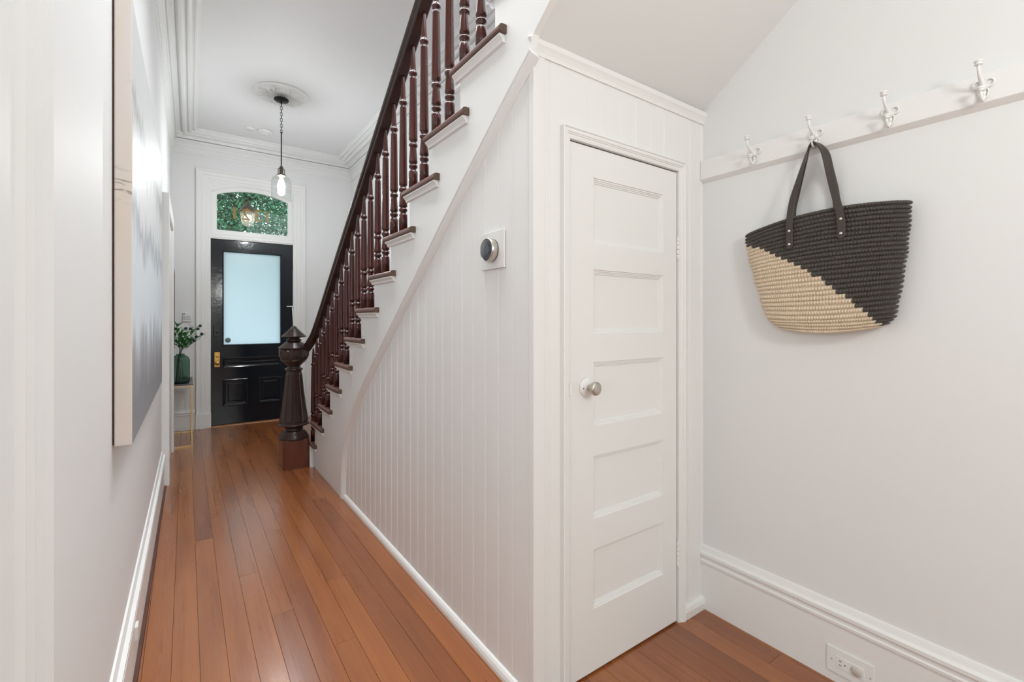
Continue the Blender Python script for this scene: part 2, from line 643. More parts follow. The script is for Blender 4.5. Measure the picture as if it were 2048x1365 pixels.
# ------------------------------------------------------------------ floor
def build_floor():
    v, f, col = [], [], []
    W = 0.0847
    x = -0.30 + 0.020
    xs = []
    x0 = -2.6
    off = (0.342 - 1.599 * 0)  # seam phase
    phase = 0.0415
    i0 = int(math.floor((x0 - phase) / W))
    i = i0
    while phase + i * W < XR + 0.1:
        a, b = phase + i * W, phase + (i + 1) * W
        y = -3.1 - random.random() * 2
        while y < YF + 0.3:
            ln = random.uniform(1.3, 3.6)
            y1 = y + ln
            ya, yb = max(y, -3.1), min(y1, YF + 0.3)
            if yb > ya:
                o = len(v)
                g, bv = 0.0003, 0.0004
                zt = random.uniform(-0.0004, 0)
                xa, xb_, yaa, ybb = a + g, b - g, ya + g * 0.6, yb - g * 0.6
                v += [(xa, yaa, -0.004), (xb_, yaa, -0.004), (xb_, ybb, -0.004), (xa, ybb, -0.004),
                      (xa + bv, yaa + bv, zt), (xb_ - bv, yaa + bv, zt), (xb_ - bv, ybb - bv, zt), (xa + bv, ybb - bv, zt)]
                f += [(4 + o, 5 + o, 6 + o, 7 + o), (o, 1 + o, 5 + o, 4 + o), (1 + o, 2 + o, 6 + o, 5 + o), (2 + o, 3 + o, 7 + o, 6 + o), (3 + o, o, 4 + o, 7 + o)]
                c = random.random()
                col += [c] * 8
            y = y1
        i += 1
    n = len(v)
    v += [(x0, -3.1, -0.004), (XR + 0.1, -3.1, -0.004), (XR + 0.1, YF + 0.3, -0.004), (x0, YF + 0.3, -0.004)]
    v += [(p[0], p[1], -0.03) for p in v[-4:]]
    f += [(n, n + 1, n + 2, n + 3), (n + 4, n + 7, n + 6, n + 5), (n, n + 4, n + 5, n + 1), (n + 1, n + 5, n + 6, n + 2), (n + 2, n + 6, n + 7, n + 3), (n + 3, n + 7, n + 4, n)]
    col += [0] * 8
    me = bpy.data.meshes.new('floor')
    me.from_pydata(v, [], f)
    me.materials.append(FLOORM)
    me.materials.append(GAPM)
    for p in me.polygons[-6:]:
        p.material_index = 1
    ca = me.color_attributes.new('plank', 'FLOAT_COLOR', 'POINT')
    for k, c in enumerate(col):
        ca.data[k].color = (c, (c * 7.31) % 1, (c * 3.7) % 1, 1)
    o = bpy.data.objects.new('floor', me)
    COL.objects.link(o)
    structure(o, 'orange-brown fir floorboards running down the hall')


build_floor()

# ------------------------------------------------------------------ walls and ceilings
# left wall (slightly splayed) with the doorway towards the camera
b = MB().box(XL - 0.14, XL, 0.72, YF + 0.1, 0, ZC).shear()
structure(b.build('wall_left', WALL))
b = MB().box(-2.6, -0.32, 0.72, 0.86, 0, ZC)
structure(b.build('wall_near_left', WALL))
structure(MB().box(-2.70, -2.6, -3.1, 0.86, 0, ZC).build('wall_side', WALL))
structure(MB().box(-2.70, XR + 0.1, -3.2, -3.1, 0, ZC).build('wall_back', WALL))
structure(MB().box(XR, XR + 0.1, -3.1, YF + 0.1, 0, 5.0).build('wall_right', WALL))
# front wall around the door and transom
DX0, DX1 = 0.234, 1.117
b = MB()
b.box(-0.40, DX0 - 0.02, YF, YF + 0.16, 0, ZC)
b.box(DX1 + 0.02, XR, YF, YF + 0.16, 0, ZC)
b.box(DX0 - 0.02, DX1 + 0.02, YF, YF + 0.16, 2.90, ZC)
structure(b.build('wall_front', WALL))
# ceilings
b = MB()
b.box(-0.40, 0.95, 0.7, YF + 0.1, ZC, ZC + 0.1)
b.box(0.95, XR, 2.55, YF + 0.1, ZC, ZC + 0.1)
b.box(-2.7, 0.95, -3.2, 0.7, ZC, ZC + 0.1)
b.box(0.95, XR, -3.2, -0.62, ZC, ZC + 0.1)
structure(b.build('ceiling', CEIL))
b = MB()
b.box(0.88, 0.95, -0.65, 2.62, ZC + 0.1, 5.0)
b.box(0.95, XR, 2.55, 2.62, ZC + 0.1, 5.0)
b.box(0.95, XR, -0.72, -0.62, ZC + 0.1, 5.0)
structure(b.build('wall_stairwell', WALL))
structure(MB().box(0.88, XR, -0.72, 2.62, 5.0, 5.1).build('ceiling', CEIL))
# sloping underside of the stairs over the nook
ys = [1.19, 0.6, 0.0, -0.535]
poly = [(y, zsof(y)) for y in ys] + [(-0.535, ZC + 0.05), (-0.50, ZC + 0.05)] + [(y, zsof(y) + 0.04) for y in (0.0, 0.6, 1.19)]
b = MB()
vv = [(x, y, zsof(y, x) + t) for t in (0, 0.05) for x in (XS + 0.004, XR) for y in (1.19, -0.535)]
b.add(vv, [(0, 1, 3, 2), (4, 6, 7, 5), (0, 4, 5, 1), (2, 3, 7, 6), (0, 2, 6, 4), (1, 5, 7, 3)])
structure(b.build('ceiling', WALL), 'white sloping underside of the stairs above the closet')

# ------------------------------------------------------------------ crown mouldings of the hall
CROWN = [(0.0, -0.232), (0.010, -0.232), (0.014, -0.222), (0.010, -0.212), (0.016, -0.206), (0.024, -0.196), (0.026, -0.186), (0.018, -0.180), (0.018, -0.160), (0.026, -0.154), (0.032, -0.142), (0.032, -0.128), (0.024, -0.122), (0.024, -0.106), (0.036, -0.100), (0.042, -0.088), (0.042, -0.082),
         (0.022, -0.080), (0.022, -0.072), (0.050, -0.074), (0.052, -0.066), (0.060, -0.048), (0.074, -0.034), (0.092, -0.027), (0.100, -0.030), (0.102, -0.046), (0.112, -0.052), (0.128, -0.050), (0.140, -0.040), (0.146, -0.026), (0.154, -0.026), (0.158, -0.036), (0.170, -0.038), (0.184, -0.032), (0.190, -0.018), (0.200, -0.018),
         (0.204, -0.024), (0.216, -0.024), (0.224, -0.012), (0.240, -0.008), (0.242, 0.0), (0.0, 0.0)]


def crown(p0, p1, side, shear=False):
    m = MB().sweep([(d, z + ZC) for d, z in CROWN], p0, p1, side)
    if shear:
        m.shear()
    return m


structure(crown((XL, 0.87, 0), (XL, YF, 0), (1, 0, 0), True).build('trim_1', PLASTER), 'white crown moulding along the left hall wall')
structure(crown((-0.2, YF, 0), (XR, YF, 0), (0, -1, 0)).build('trim_2', PLASTER), 'white crown moulding above the front door')
structure(crown((XR, 2.62, 0), (XR, YF, 0), (-1, 0, 0)).build('trim_3', PLASTER), 'white crown moulding on the right wall behind the balusters')
# small beaded picture moulding below the left crown
b = MB()
b.sweep([(0, 3.10), (0.012, 3.105), (0.016, 3.115), (0.010, 3.125), (0, 3.128)], (XL, 0.98, 0), (XL, YF - 0.02, 0), (1, 0, 0))
yy = 1.2
while yy < 4.6:
    b.ball((XL + 0.008, yy, 3.142), 0.011, n=8)
    yy += 0.024
structure(b.shear().build('trim_4', PLASTER), 'beaded plaster strip under the left crown moulding')

# ------------------------------------------------------------------ baseboards
BASE = [(0, 0), (0.016, 0), (0.016, 0.196), (0.021, 0.200), (0.022, 0.210), (0.017, 0.214), (0.018, 0.226), (0.024, 0.232), (0.024, 0.244), (0.012, 0.250), (0.009, 0.262), (0.006, 0.270), (0.0, 0.272)]
structure(MB().sweep(BASE, (XR, -3.1, 0), (XR, YC + 0.0, 0), (-1, 0, 0)).build('baseboard_right', TRIM), 'tall moulded white baseboard below the peg rail')
structure(MB().sweep(BASE, (XL, 0.98, 0), (XL, 4.34, 0), (1, 0, 0)).shear().build('baseboard_left', TRIM), 'tall moulded white baseboard on the left hall wall')
structure(MB().sweep([(d, z * 0.83) for d, z in BASE], (-0.14, YF, 0), (0.085, YF, 0), (0, -1, 0)).build('baseboard_front', TRIM))
# quarter-round shoe along the beadboard and at the closet corner
SHOE = [(0, 0), (0.017, 0), (0.0165, 0.012), (0.013, 0.024), (0.007, 0.032), (0, 0.035)]
structure(MB().sweep(SHOE, (XB, YC, 0), (XB, 3.335, 0), (-1, 0, 0)).build('trim_5', TRIM), 'quarter-round shoe moulding at the foot of the panelled wall')
SHOE2 = [(0, 0), (0.018, 0), (0.020, 0.03), (0.016, 0.046), (0.008, 0.055), (0, 0.056)]
structure(MB().sweep(SHOE2, (1.695, YC, 0), (XR - 0.016, YC, 0), (0, -1, 0)).build('trim_6', TRIM), 'short rounded block at the foot of the closet wall')

structure(MB().prism([(XL + 0.016, 0.0), (XL + 0.030, 0.0), (XL + 0.028, 0.007), (XL + 0.016, 0.009)], 0.98, 4.34, 'y').shear().build('trim_15', mat('dark_stained_edge', (0.10, 0.030, 0.016), 0.4, var=((60, 6, 60), 0.5))), 'dark stained wooden edge strip at the foot of the left baseboard')

# ------------------------------------------------------------------ under-stair panelling (tongue and groove)
OUT = [(1.166, 2.109), (1.339, 1.993), (1.712, 1.725), (2.012, 1.500), (2.13, 1.413), (2.41, 1.203), (2.64, 1.030), (2.79, 0.915), (2.93, 0.80), (3.052, 0.690), (3.14, 0.590), (3.22, 0.478), (3.285, 0.36), (3.325, 0.24), (3.343, 0.12), (3.35, 0.0)]


def smooth_curve(P, it=2):
    for _ in range(it):
        Q = [P[0]]
        for a, c in zip(P[:-1], P[1:]):
            Q.append((a[0] * .75 + c[0] * .25, a[1] * .75 + c[1] * .25))
            Q.append((a[0] * .25 + c[0] * .75, a[1] * .25 + c[1] * .75))
        Q.append(P[-1])
        P = Q
    return P


OUTS = smooth_curve(OUT)


def zcurve(y):
    for a, c in zip(OUTS[:-1], OUTS[1:]):
        if a[0] <= y <= c[0]:
            t = (y - a[0]) / max(1e-9, c[0] - a[0])
            return a[1] + t * (c[1] - a[1])
    return OUTS[0][1] if y < OUTS[0][0] else 0.0


def groove_profile(a, c, start, pitch, depth=0.0017):
    """points (s, d): along the wall, and inward depth"""
    pts = [(a, 0.0)]
    s = start
    while s < c - 0.012:
        if s > a + 0.006:
            pts += [(s - 0.0032, 0.0), (s - 0.0012, depth), (s, depth), (s + 0.0010, 0.0004), (s + 0.0030, -0.0010), (s + 0.0055, -0.0003), (s + 0.0070, 0.0010), (s + 0.0085, 0.0)]
        s += pitch
    pts.append((c, 0.0))
    return pts


pr = groove_profile(YC, 3.345, 1.203, 0.0877)
b = MB()
v, f = [], []
for s_, d_ in pr:
    x_ = XB + d_
    v += [(x_, s_, 0.0), (x_, s_, zcurve(s_) + 0.012)]
for i in range(len(pr) - 1):
    f.append((2 * i, 2 * i + 2, 2 * i + 3, 2 * i + 1))
b.add(v, f)
vb = [(XB + 0.02, s_, z_) for s_, z_ in ((YC, 0), (3.345, 0), (3.345, 0.02))] + [(XB + 0.02, s_, zcurve(s_)) for s_ in (3.2, 3.0, 2.6, 2.0, 1.5, YC)]
b.add(vb, [tuple(range(len(vb)))])
o = b.build('wall_understair', TRIM, recalc=False)
structure(o, 'white vertical beadboard panelling under the stairs')

# moulding that follows the curve
def moulding_along(P, prof, x0):
    """prof (n, d): n offset in the YZ plane normal to the path (below it), d towards -x"""
    v, f = [], []
    n = len(prof)
    for i, (y, z) in enumerate(P):
        a = P[max(0, i - 1)]
        c = P[min(len(P) - 1, i + 1)]
        ty, tz = c[0] - a[0], c[1] - a[1]
        L = math.hypot(ty, tz)
        ny, nz = tz / L, -ty / L          # to the lower left (towards the camera end)
        for q, d in prof:
            v.append((x0 - d, y + ny * q, max(z + nz * q, 0.0)))
    for i in range(len(P) - 1):
        for k in range(n - 1):
            f.append((i * n + k, (i + 1) * n + k, (i + 1) * n + k + 1, i * n + k + 1))
    f.append(tuple(range(n)))
    f.append(tuple((len(P) - 1) * n + k for k in range(n)))
    return MB().add(v, f)


mprof = [(-0.006, 0.018), (-0.004, 0.0225), (0.000, 0.026), (0.004, 0.0255), (0.007, 0.021), (0.009, 0.021), (0.012, 0.0235), (0.016, 0.0225), (0.025, 0.014), (0.031, 0.006), (0.034, 0.004), (0.036, -0.002), (0, -0.002)]
structure(moulding_along(OUTS, mprof, XB).build('trim_7', TRIM), 'curved moulding edging the panelling under the stairs')

# ------------------------------------------------------------------ closet front wall, casing, crown
OX0, OX1, OZ = 1.060, 1.664, 1.868
b = MB()


def bead_front(xa, xb_, z0, z1):
    pr = groove_profile(xa, xb_, 0.977, 0.0855)
    v, f = [], []
    for s_, d_ in pr:
        v += [(s_, YC + d_, z0), (s_, YC + d_, z1)]
    for i in range(len(pr) - 1):
        f.append((2 * i, 2 * i + 2, 2 * i + 3, 2 * i + 1))
    b.add(v, f)


bead_front(XB, OX0, 0, 2.14)
bead_front(OX0, OX1, OZ, 2.14)
bead_front(OX1, XR, 0, 2.14)
b.box(OX0 - 0.01, OX0, YC + 0.001, YC + 0.11, 0, OZ)
b.box(OX1, OX1 + 0.01, YC + 0.001, YC + 0.11, 0, OZ)
b.box(OX0 - 0.01, OX1 + 0.01, YC + 0.001, YC + 0.11, OZ, OZ + 0.01)
b.box(OX0 - 0.01, OX1 + 0.01, YC + 0.11, YC + 0.12, 0, OZ)
structure(b.build('wall_closet', TRIM, recalc=False), 'white beadboard wall around the narrow closet door')
# corner board
structure(MB().box(XB - 0.003, XB + 0.045, YC - 0.004, YC + 0.02, 0, 2.12).build('trim_8', TRIM, bevel=0.002))
# casing
b = MB()
CP = [(0.0, 0.0), (0.0, 0.020), (0.003, 0.022), (0.006, 0.018), (0.016, 0.018), (0.018, 0.015), (0.021, 0.015), (0.023, 0.012), (0.029, 0.012), (0.036, 0.010), (0.038, 0.0)]


def casing_frame(prof, xl, xr, ztop, y0, z0=0.0, wr=1.0):
    """mitred casing: left leg, head, right leg"""
    n = len(prof)
    v = []
    for q, d in prof:
        v.append((xl + q, y0 - d, z0))
    for q, d in prof:
        v.append((xl + q, y0 - d, ztop - q))
    for q, d in prof:
        v.append((xr - q * wr, y0 - d, ztop - q))
    for q, d in prof:
        v.append((xr - q * wr, y0 - d, z0))
    f = [(k * n + i, k * n + i + 1, (k + 1) * n + i + 1, (k + 1) * n + i) for k in range(3) for i in range(n - 1)]
    f += [tuple(range(n)), tuple(3 * n + i for i in range(n))]
    return MB().add(v, f)


structure(casing_frame(CP, 1.024, OX1 + 0.030, OZ + 0.034, YC, 0.0, 0.8).build('trim_9', TRIM), 'moulded white casing around the closet door')
# little crown under the slope
CC = [(0.0, 2.103, 0.0), (0.006, 2.103, 0.002), (0.006, 2.107, 0.003), (0.008, 2.116, 0.006), (0.013, 2.126, 0.014), (0.018, 2.134, 0.021), (0.020, 2.144, 0.024), (0.018, 2.151, 0.022), (0.0, 2.151, 0.022)]
b = MB()
n = len(CC)
vv = [(0.909 - e, YC - d, z) for d, z, e in CC] + [(XR, YC - d, z) for d, z, e in CC]
b.add(vv, [(i, (i + 1) % n, n + (i + 1) % n, n + i) for i in range(n)] + [tuple(range(n))])
structure(b.build('trim_10', TRIM), 'small crown moulding along the top of the closet wall')

# ------------------------------------------------------------------ closet door
def rect_ring(b, x0, x1, z0, z1, steps, y0):
    """stepped moulding inside a rectangular opening; steps: (inset, depth)"""
    prev = None
    for ins, dep in steps:
        cur = [(x0 + ins, y0 + dep, z0 + ins), (x1 - ins, y0 + dep, z0 + ins), (x1 - ins, y0 + dep, z1 - ins), (x0 + ins, y0 + dep, z1 - ins)]
        if prev:
            b.add(prev + cur, [(i, (i + 1) % 4, 4 + (i + 1) % 4, 4 + i) for i in range(4)])
        prev = cur
    b.add(prev, [(0, 1, 2, 3)])


def panel_door_face(b, x0, x1, z0, z1, holes, y0):
    """flat face with rectangular holes on a grid"""
    xs = sorted({x0, x1} | {h[0] for h in holes} | {h[1] for h in holes})
    zs = sorted({z0, z1} | {h[2] for h in holes} | {h[3] for h in holes})
    for i in range(len(xs) - 1):
        for j in range(len(zs) - 1):
            cx, cz = (xs[i] + xs[i + 1]) / 2, (zs[j] + zs[j + 1]) / 2
            if any(h[0] < cx < h[1] and h[2] < cz < h[3] for h in holes):
                continue
            b.add([(xs[i], y0, zs[j]), (xs[i + 1], y0, zs[j]), (xs[i + 1], y0, zs[j + 1]), (xs[i], y0, zs[j + 1])], [(0, 1, 2, 3)])


CDX0, CDX1, CDZ0, CDZ1, CDY = 1.0665, 1.6575, 0.008, 1.860, YC - 0.002
door = bpy.data.objects.new('door_1', None)
COL.objects.link(door)
door.location = (CDX1, CDY, 0)
structure(door, 'narrow white five-panel closet door')
b = MB()
H5 = [(1.178, 1.571, z0, z1) for z0, z1 in ((1.521, 1.755), (1.202, 1.430), (0.875, 1.101), (0.546, 0.769), (0.228, 0.439))]
panel_door_face(b, CDX0, CDX1, CDZ0, CDZ1, H5, CDY)
for h in H5:
    rect_ring(b, *h, [(0, 0), (0.0015, 0.004), (0.006, 0.0045), (0.007, 0.0075), (0.011, 0.008), (0.012, 0.011), (0.016, 0.0115), (0.0175, 0.0145)], CDY)
b.box(CDX0, CDX1, CDY, CDY + 0.0001, CDZ0, CDZ0 + 0.0001)
for (xa, xb_, za, zb) in ((CDX0, CDX0 + 0.0005, CDZ0, CDZ1), (CDX1 - 0.0005, CDX1, CDZ0, CDZ1), (CDX0, CDX1, CDZ0, CDZ0 + 0.0005), (CDX0, CDX1, CDZ1 - 0.0005, CDZ1)):
    b.box(xa, xb_, CDY, CDY + 0.035, za, zb)
b.box(CDX0, CDX1, CDY + 0.030, CDY + 0.035, CDZ0, CDZ1)
sub(b, 'door_panel', TRIM, door)
KX, KZ = 1.143, 1.016
rose = MB().lathe([(0.0001, 0.014), (0.012, 0.014), (0.020, 0.010), (0.031, 0.007), (0.033, 0.004), (0.034, 0.0)], n=40)
rose.xf(Matrix.Translation((KX, CDY, KZ)) @ Matrix.Rotation(PI / 2, 4, 'X'))
knob = sub(rose, 'door_knob', TRIM, door)
kn = MB().lathe([(0.011, 0.010), (0.0095, 0.016), (0.0095, 0.026), (0.012, 0.030), (0.020, 0.036), (0.0235, 0.040), (0.0240, 0.046), (0.0228, 0.051), (0.0185, 0.054), (0.010, 0.0555), (0.0001, 0.056)], n=40)
kn.xf(Matrix.Translation((KX, CDY, KZ)) @ Matrix.Rotation(PI / 2, 4, 'X'))
sub(kn, 'knob', NICKEL, knob, label='worn nickel knob')
sc = MB().lathe([(0.0022, 0.0075), (0.0022, 0.0105), (0.0001, 0.0110)], n=12).xf(Matrix.Translation((KX - 0.022, CDY, KZ - 0.002)) @ Matrix.Rotation(PI / 2, 4, 'X'))
sub(sc, 'screw', BRONZE, knob)
b = MB().box(CDX0 - 0.014, CDX0 - 0.002, YC - 0.0175, YC - 0.009, KZ - 0.018, KZ + 0.022)
b.box(CDX0 - 0.004, CDX0 + 0.003, YC - 0.010, YC - 0.003, KZ - 0.012, KZ + 0.016)
sub(b, 'latch_strike', TRIM, door, bevel=0.0008)
for zc, hh in ((1.55, 0.09), (0.285, 0.10)):
    b = MB()
    hx, hy = CDX1 + 0.004, CDY - 0.004
    for q in range(5):
        z0_ = zc - hh / 2 + q * hh / 5
        b.lathe([(0.0045, 0.0006), (0.0050, 0.0015), (0.0050, hh / 5 - 0.0015), (0.0045, hh / 5 - 0.0006)], hx, hy, z0_, n=12)
    b.ball((hx, hy, zc + hh / 2 + 0.003), 0.0045, n=10)
    b.ball((hx, hy, zc - hh / 2 - 0.003), 0.0045, n=10)
    sub(b, 'hinge', TRIM, door)

# ------------------------------------------------------------------ staircase
stairs = thing('staircase', 'dark mahogany staircase with turned balusters rising along the right of the hall', 'staircase', (1.35, 4.35, 0))
NK = 15
# stringer with its stepped top
poly = [(4.168, 0.0), (4.168, ztread(0) - 0.028)]
for k in range(1, NK):
    poly += [(yris(k), ztread(k - 1) - 0.028), (yris(k), ztread(k) - 0.028)]
poly[1] = (4.168, ztread(0) - 0.028)
top_y = yris(NK)
poly.append((top_y, ztread(NK - 1) - 0.028))
poly.append((top_y, zsof(top_y)))
poly += [(1.15, zsof(1.15))]
poly += [(y, z) for y, z in OUTS if y > 1.16]
# clean the polygon of coincident points
cl = []
for p in poly:
    if not cl or math.hypot(p[0] - cl[-1][0], p[1] - cl[-1][1]) > 1e-4:
        cl.append(p)
sub(MB().prism(cl, XS, XB + 0.004), 'stringer', TRIM, stairs, bevel=0.004, label='white painted side of the stairs')
# white foot behind the newel, and risers
sub(MB().box(0.862, XR - 0.002, 4.20, 4.405, 0, ztread(0) - 0.028), 'bottom_step', TRIM, stairs)
for k in range(1, NK + 1):
    sub(MB().box(XS + 0.003, XR - 0.001, yris(k) - 0.016, yris(k), ztread(k - 1), ztread(k) - 0.03 if k < NK else ztread(k) - 0.03), 'riser', TRIM, stairs)
for k in range(NK):
    yb, yf, zt = yris(k + 1) - 0.001, yris(k) + 0.042, ztread(k)
    # rounded-nose tread with a return at the side
    nose = [(yb, zt - 0.029), (yf - 0.012, zt - 0.029), (yf - 0.004, zt - 0.026), (yf, zt - 0.018), (yf, zt - 0.010), (yf - 0.004, zt - 0.003), (yf - 0.012, zt), (yb, zt)]
    b = MB().prism(nose, XS + 0.002, XR - 0.001)
    r = [(XS + 0.002, zt), (0.874, zt), (0.866, zt - 0.003), (0.8625, zt - 0.009), (0.8625, zt - 0.019), (0.866, zt - 0.026), (0.874, zt - 0.029), (XS + 0.002, zt - 0.029)]
    b2 = MB().prism(r, yris(k + 1) - 0.072, yf - 0.004, 'y')
    b.add(b2.v, b2.f)
    # worn end grain on the near end of the return
    ye = yris(k + 1) - 0.0725
    b.add([(x, ye, z) for x, z in r], [tuple(range(len(r)))], mi=1)
    tr = sub(b, 'tread', [TREADW, ENDGR], stairs, bevel=0.0012)
    cove = [(XS, zt - 0.029), (0.868, zt - 0.029), (0.868, zt - 0.034), (0.873, zt - 0.038), (0.880, zt - 0.046), (0.882, zt - 0.054), (0.886, zt - 0.056), (XS, zt - 0.056)]
    b = MB().prism(cove, yris(k + 1) - 0.062, yf - 0.016, 'y')
    sub(b, 'cove_trim', TRIM, tr, label='white cove under the tread')

# balusters
XBAL = 0.905


def baluster(y, zb):
    zt = zrail(y) + 0.004
    H = zt - zb
    prof = [(0.0215, 0.0), (0.0215, 0.088), (0.0180, 0.094), (0.0145, 0.097), (0.0140, 0.104), (0.0205, 0.110), (0.0215, 0.116), (0.0190, 0.122), (0.0150, 0.125), (0.0145, 0.129),
            (0.0190, 0.132), (0.0215, 0.137), (0.0205, 0.145), (0.0160, 0.204), (0.0155, 0.207), (0.0205, 0.212), (0.0220, 0.219), (0.0195, 0.226), (0.0150, 0.229), (0.0150, 0.236), (0.0185, 0.240), (0.0215, 0.246), (0.0212, 0.254),
            (0.0165, H - 0.170), (0.0172, H - 0.166), (0.0120, H - 0.158), (0.0120, H - 0.152), (0.0195, H - 0.146), (0.0208, H - 0.140), (0.0195, H - 0.134), (0.0130, H - 0.129), (0.0135, H - 0.122), (0.0105, H - 0.05), (0.0075, H - 0.010), (0.0060, H)]
    return MB().lathe(prof, XBAL, y, zb, n=20)


for k in range(0, 13):
    for off in (0.242, 0.115):
        y = yris(k + 1) + off
        if k == 0 and off > 0.2:
            continue
        sub(baluster(y, ztread(k)), 'baluster', MAHOG, stairs)

# handrail: moulded section swept up the rake and eased into the newel
rp = [(-0.022, 0.0), (-0.028, 0.004), (-0.030, 0.012), (-0.025, 0.018), (-0.026, 0.022), (-0.036, 0.030), (-0.039, 0.040), (-0.036, 0.052), (-0.026, 0.061), (-0.010, 0.066), (0.010, 0.066), (0.026, 0.061), (0.036, 0.052), (0.039, 0.040), (0.036, 0.030), (0.026, 0.022), (0.025, 0.018), (0.030, 0.012), (0.028, 0.004), (0.022, 0.0)]
path = [(0.838, 4.285, 0.955), (0.862, 4.235, 1.005), (0.884, 4.175, 1.065), (0.897, 4.11, zrail(4.11)), (0.900, 3.9, zrail(3.9)), (0.900, 2.5, zrail(2.5)), (0.900, 0.95, zrail(0.95))]
v, f = [], []
for i, p in enumerate(path):
    a, c = Vector(path[max(0, i - 1)]), Vector(path[min(len(path) - 1, i + 1)])
    t = (c - a).normalized()
    hz = Vector((t.y, -t.x, 0)).normalized()
    if hz.x < 0:
        hz = -hz
    for q, z in rp:
        v.append(Vector(p) + hz * q + Vector((0, 0, z * 1.12)))
n = len(rp)
for i in range(len(path) - 1):
    for k in range(n):
        f.append((i * n + k, i * n + (k + 1) % n, (i + 1) * n + (k + 1) % n, (i + 1) * n + k))
f.append(tuple(range(n)))
f.append(tuple((len(path) - 1) * n + k for k in range(n)))
b = MB().add(v, f, smooth=False)
sub(b, 'handrail', DARKW, stairs, bevel=0.001)

# newel post
NX, NY = 0.757, 4.325
newel = MB()
newel_prof = [(0.062, 0.818), (0.066, 0.822), (0.071, 0.830), (0.071, 0.836), (0.060, 0.842), (0.050, 0.848), (0.052, 0.858), (0.058, 0.864), (0.058, 0.868), (0.070, 0.876), (0.074, 0.884), (0.086, 0.890), (0.092, 0.898), (0.092, 0.902), (0.105, 0.915)]
sub_n = MB()
# base torus and foot of the shaft
sub_n.lathe([(0.118, 0.240), (0.121, 0.248), (0.121, 0.258), (0.113, 0.266), (0.114, 0.272), (0.106, 0.282), (0.106, 0.288), (0.094, 0.298), (0.094, 0.302), (0.078, 0.312), (0.072, 0.322), (0.072, 0.332), (0.086, 0.345), (0.104, 0.352), (0.120, 0.357), (0.125, 0.364), (0.122, 0.371), (0.100, 0.376)], NX, NY, 0, n=48)
newel_post = sub(sub_n, 'newel_post', DARKW, stairs, label='dark turned newel post at the foot of the stairs')
# twelve-sided tapered shaft with raised panels
sh = MB()
NS = 10
prof = [(0.119, 0.372), (0.119, 0.385), (0.100, 0.50), (0.082, 0.64), (0.066, 0.80), (0.062, 0.822)]
sh.lathe([(r * 0.955, z) for r, z in prof], NX, NY, 0, n=NS, smooth=False, phase=0.1)
for i in range(NS):
    a0 = 2 * PI * i / NS + 0.1
    a1 = 2 * PI * (i + 1) / NS + 0.1
    def pt(fr, r, z):
        p0 = Vector((math.cos(a0), math.sin(a0), 0)) * r
        p1 = Vector((math.cos(a1), math.sin(a1), 0)) * r
        p = p0.lerp(p1, fr)
        return (NX + p.x, NY + p.y, z)
    rows = [(0.390, 0.1165), (0.395, 0.1195), (0.50, 0.1025), (0.64, 0.0845), (0.770, 0.0705), (0.790, 0.0690), (0.796, 0.0655)]
    fr_in, fr_out = (0.20, 0.80), (0.14, 0.86)
    vv, ff = [], []
    for j, (z, r) in enumerate(rows):
        e = 0.97 if j in (0, len(rows) - 1) else 1.0
        lo, hi = (0.30, 0.70) if z > 0.785 else fr_in
        base = r * 0.950
        vv += [pt(lo - 0.07, base, z), pt(lo, r * e * 0.995, z), pt(hi, r * e * 0.995, z), pt(hi + 0.07, base, z)]
    for j in range(len(rows) - 1):
        for k in range(3):
            ff.append((j * 4 + k, j * 4 + k + 1, j * 4 + 5 + k, j * 4 + 4 + k))
    sh.add(vv, ff)
sub(sh, 'shaft', DARKW, newel_post)
hd = MB()
hd.lathe(newel_prof, NX, NY, 0, n=48)
hd.lathe([(0.105, 0.915), (0.110, 0.925), (0.118, 0.940), (0.118, 1.005), (0.110, 1.014)], NX, NY, 0, n=8, smooth=False, phase=PI / 8)
for i in range(8):
    a0 = 2 * PI * i / 8 + PI / 8
    a1 = a0 + PI / 4
    def pt(fr, r, z):
        p0 = Vector((math.cos(a0), math.sin(a0), 0)) * r
        p1 = Vector((math.cos(a1), math.sin(a1), 0)) * r
        p = p0.lerp(p1, fr)
        return (NX + p.x, NY + p.y, z)
    outer = [pt(0.16, 0.118, 0.944), pt(0.84, 0.118, 0.944), pt(0.84, 0.118, 0.990), pt(0.70, 0.118, 1.002), pt(0.30, 0.118, 1.002), pt(0.16, 0.118, 0.990)]
    inner = [pt(0.22, 0.125, 0.949), pt(0.78, 0.125, 0.949), pt(0.78, 0.125, 0.986), pt(0.68, 0.125, 0.996), pt(0.32, 0.125, 0.996), pt(0.22, 0.125, 0.986)]
    hd.add(outer + inner, [(k, (k + 1) % 6, 6 + (k + 1) % 6, 6 + k) for k in range(6)] + [(6, 7, 8, 9, 10, 11)])
hd.lathe([(0.112, 1.008), (0.121, 1.012), (0.121, 1.018), (0.112, 1.023), (0.112, 1.027), (0.096, 1.037), (0.096, 1.041), (0.078, 1.052), (0.078, 1.056), (0.056, 1.066), (0.050, 1.072)], NX, NY, 0, n=48)
sub(hd, 'newel_head', DARKW, newel_post, label='faceted ball near the top of the newel')
fn = MB().lathe([(0.050, 1.070), (0.060, 1.074), (0.062, 1.082), (0.048, 1.090), (0.044, 1.096), (0.060, 1.102), (0.090, 1.106), (0.098, 1.111), (0.096, 1.117), (0.084, 1.122), (0.086, 1.127), (0.072, 1.134), (0.074, 1.139), (0.058, 1.147), (0.060, 1.152), (0.044, 1.162), (0.046, 1.167), (0.030, 1.178), (0.024, 1.190), (0.012, 1.200), (0.0001, 1.205)], NX, NY, 0, n=48)
sub(fn, 'finial', DARKW, newel_post, label='ridged conical cap on top of the newel')
s2, ch = 0.1025, 0.014
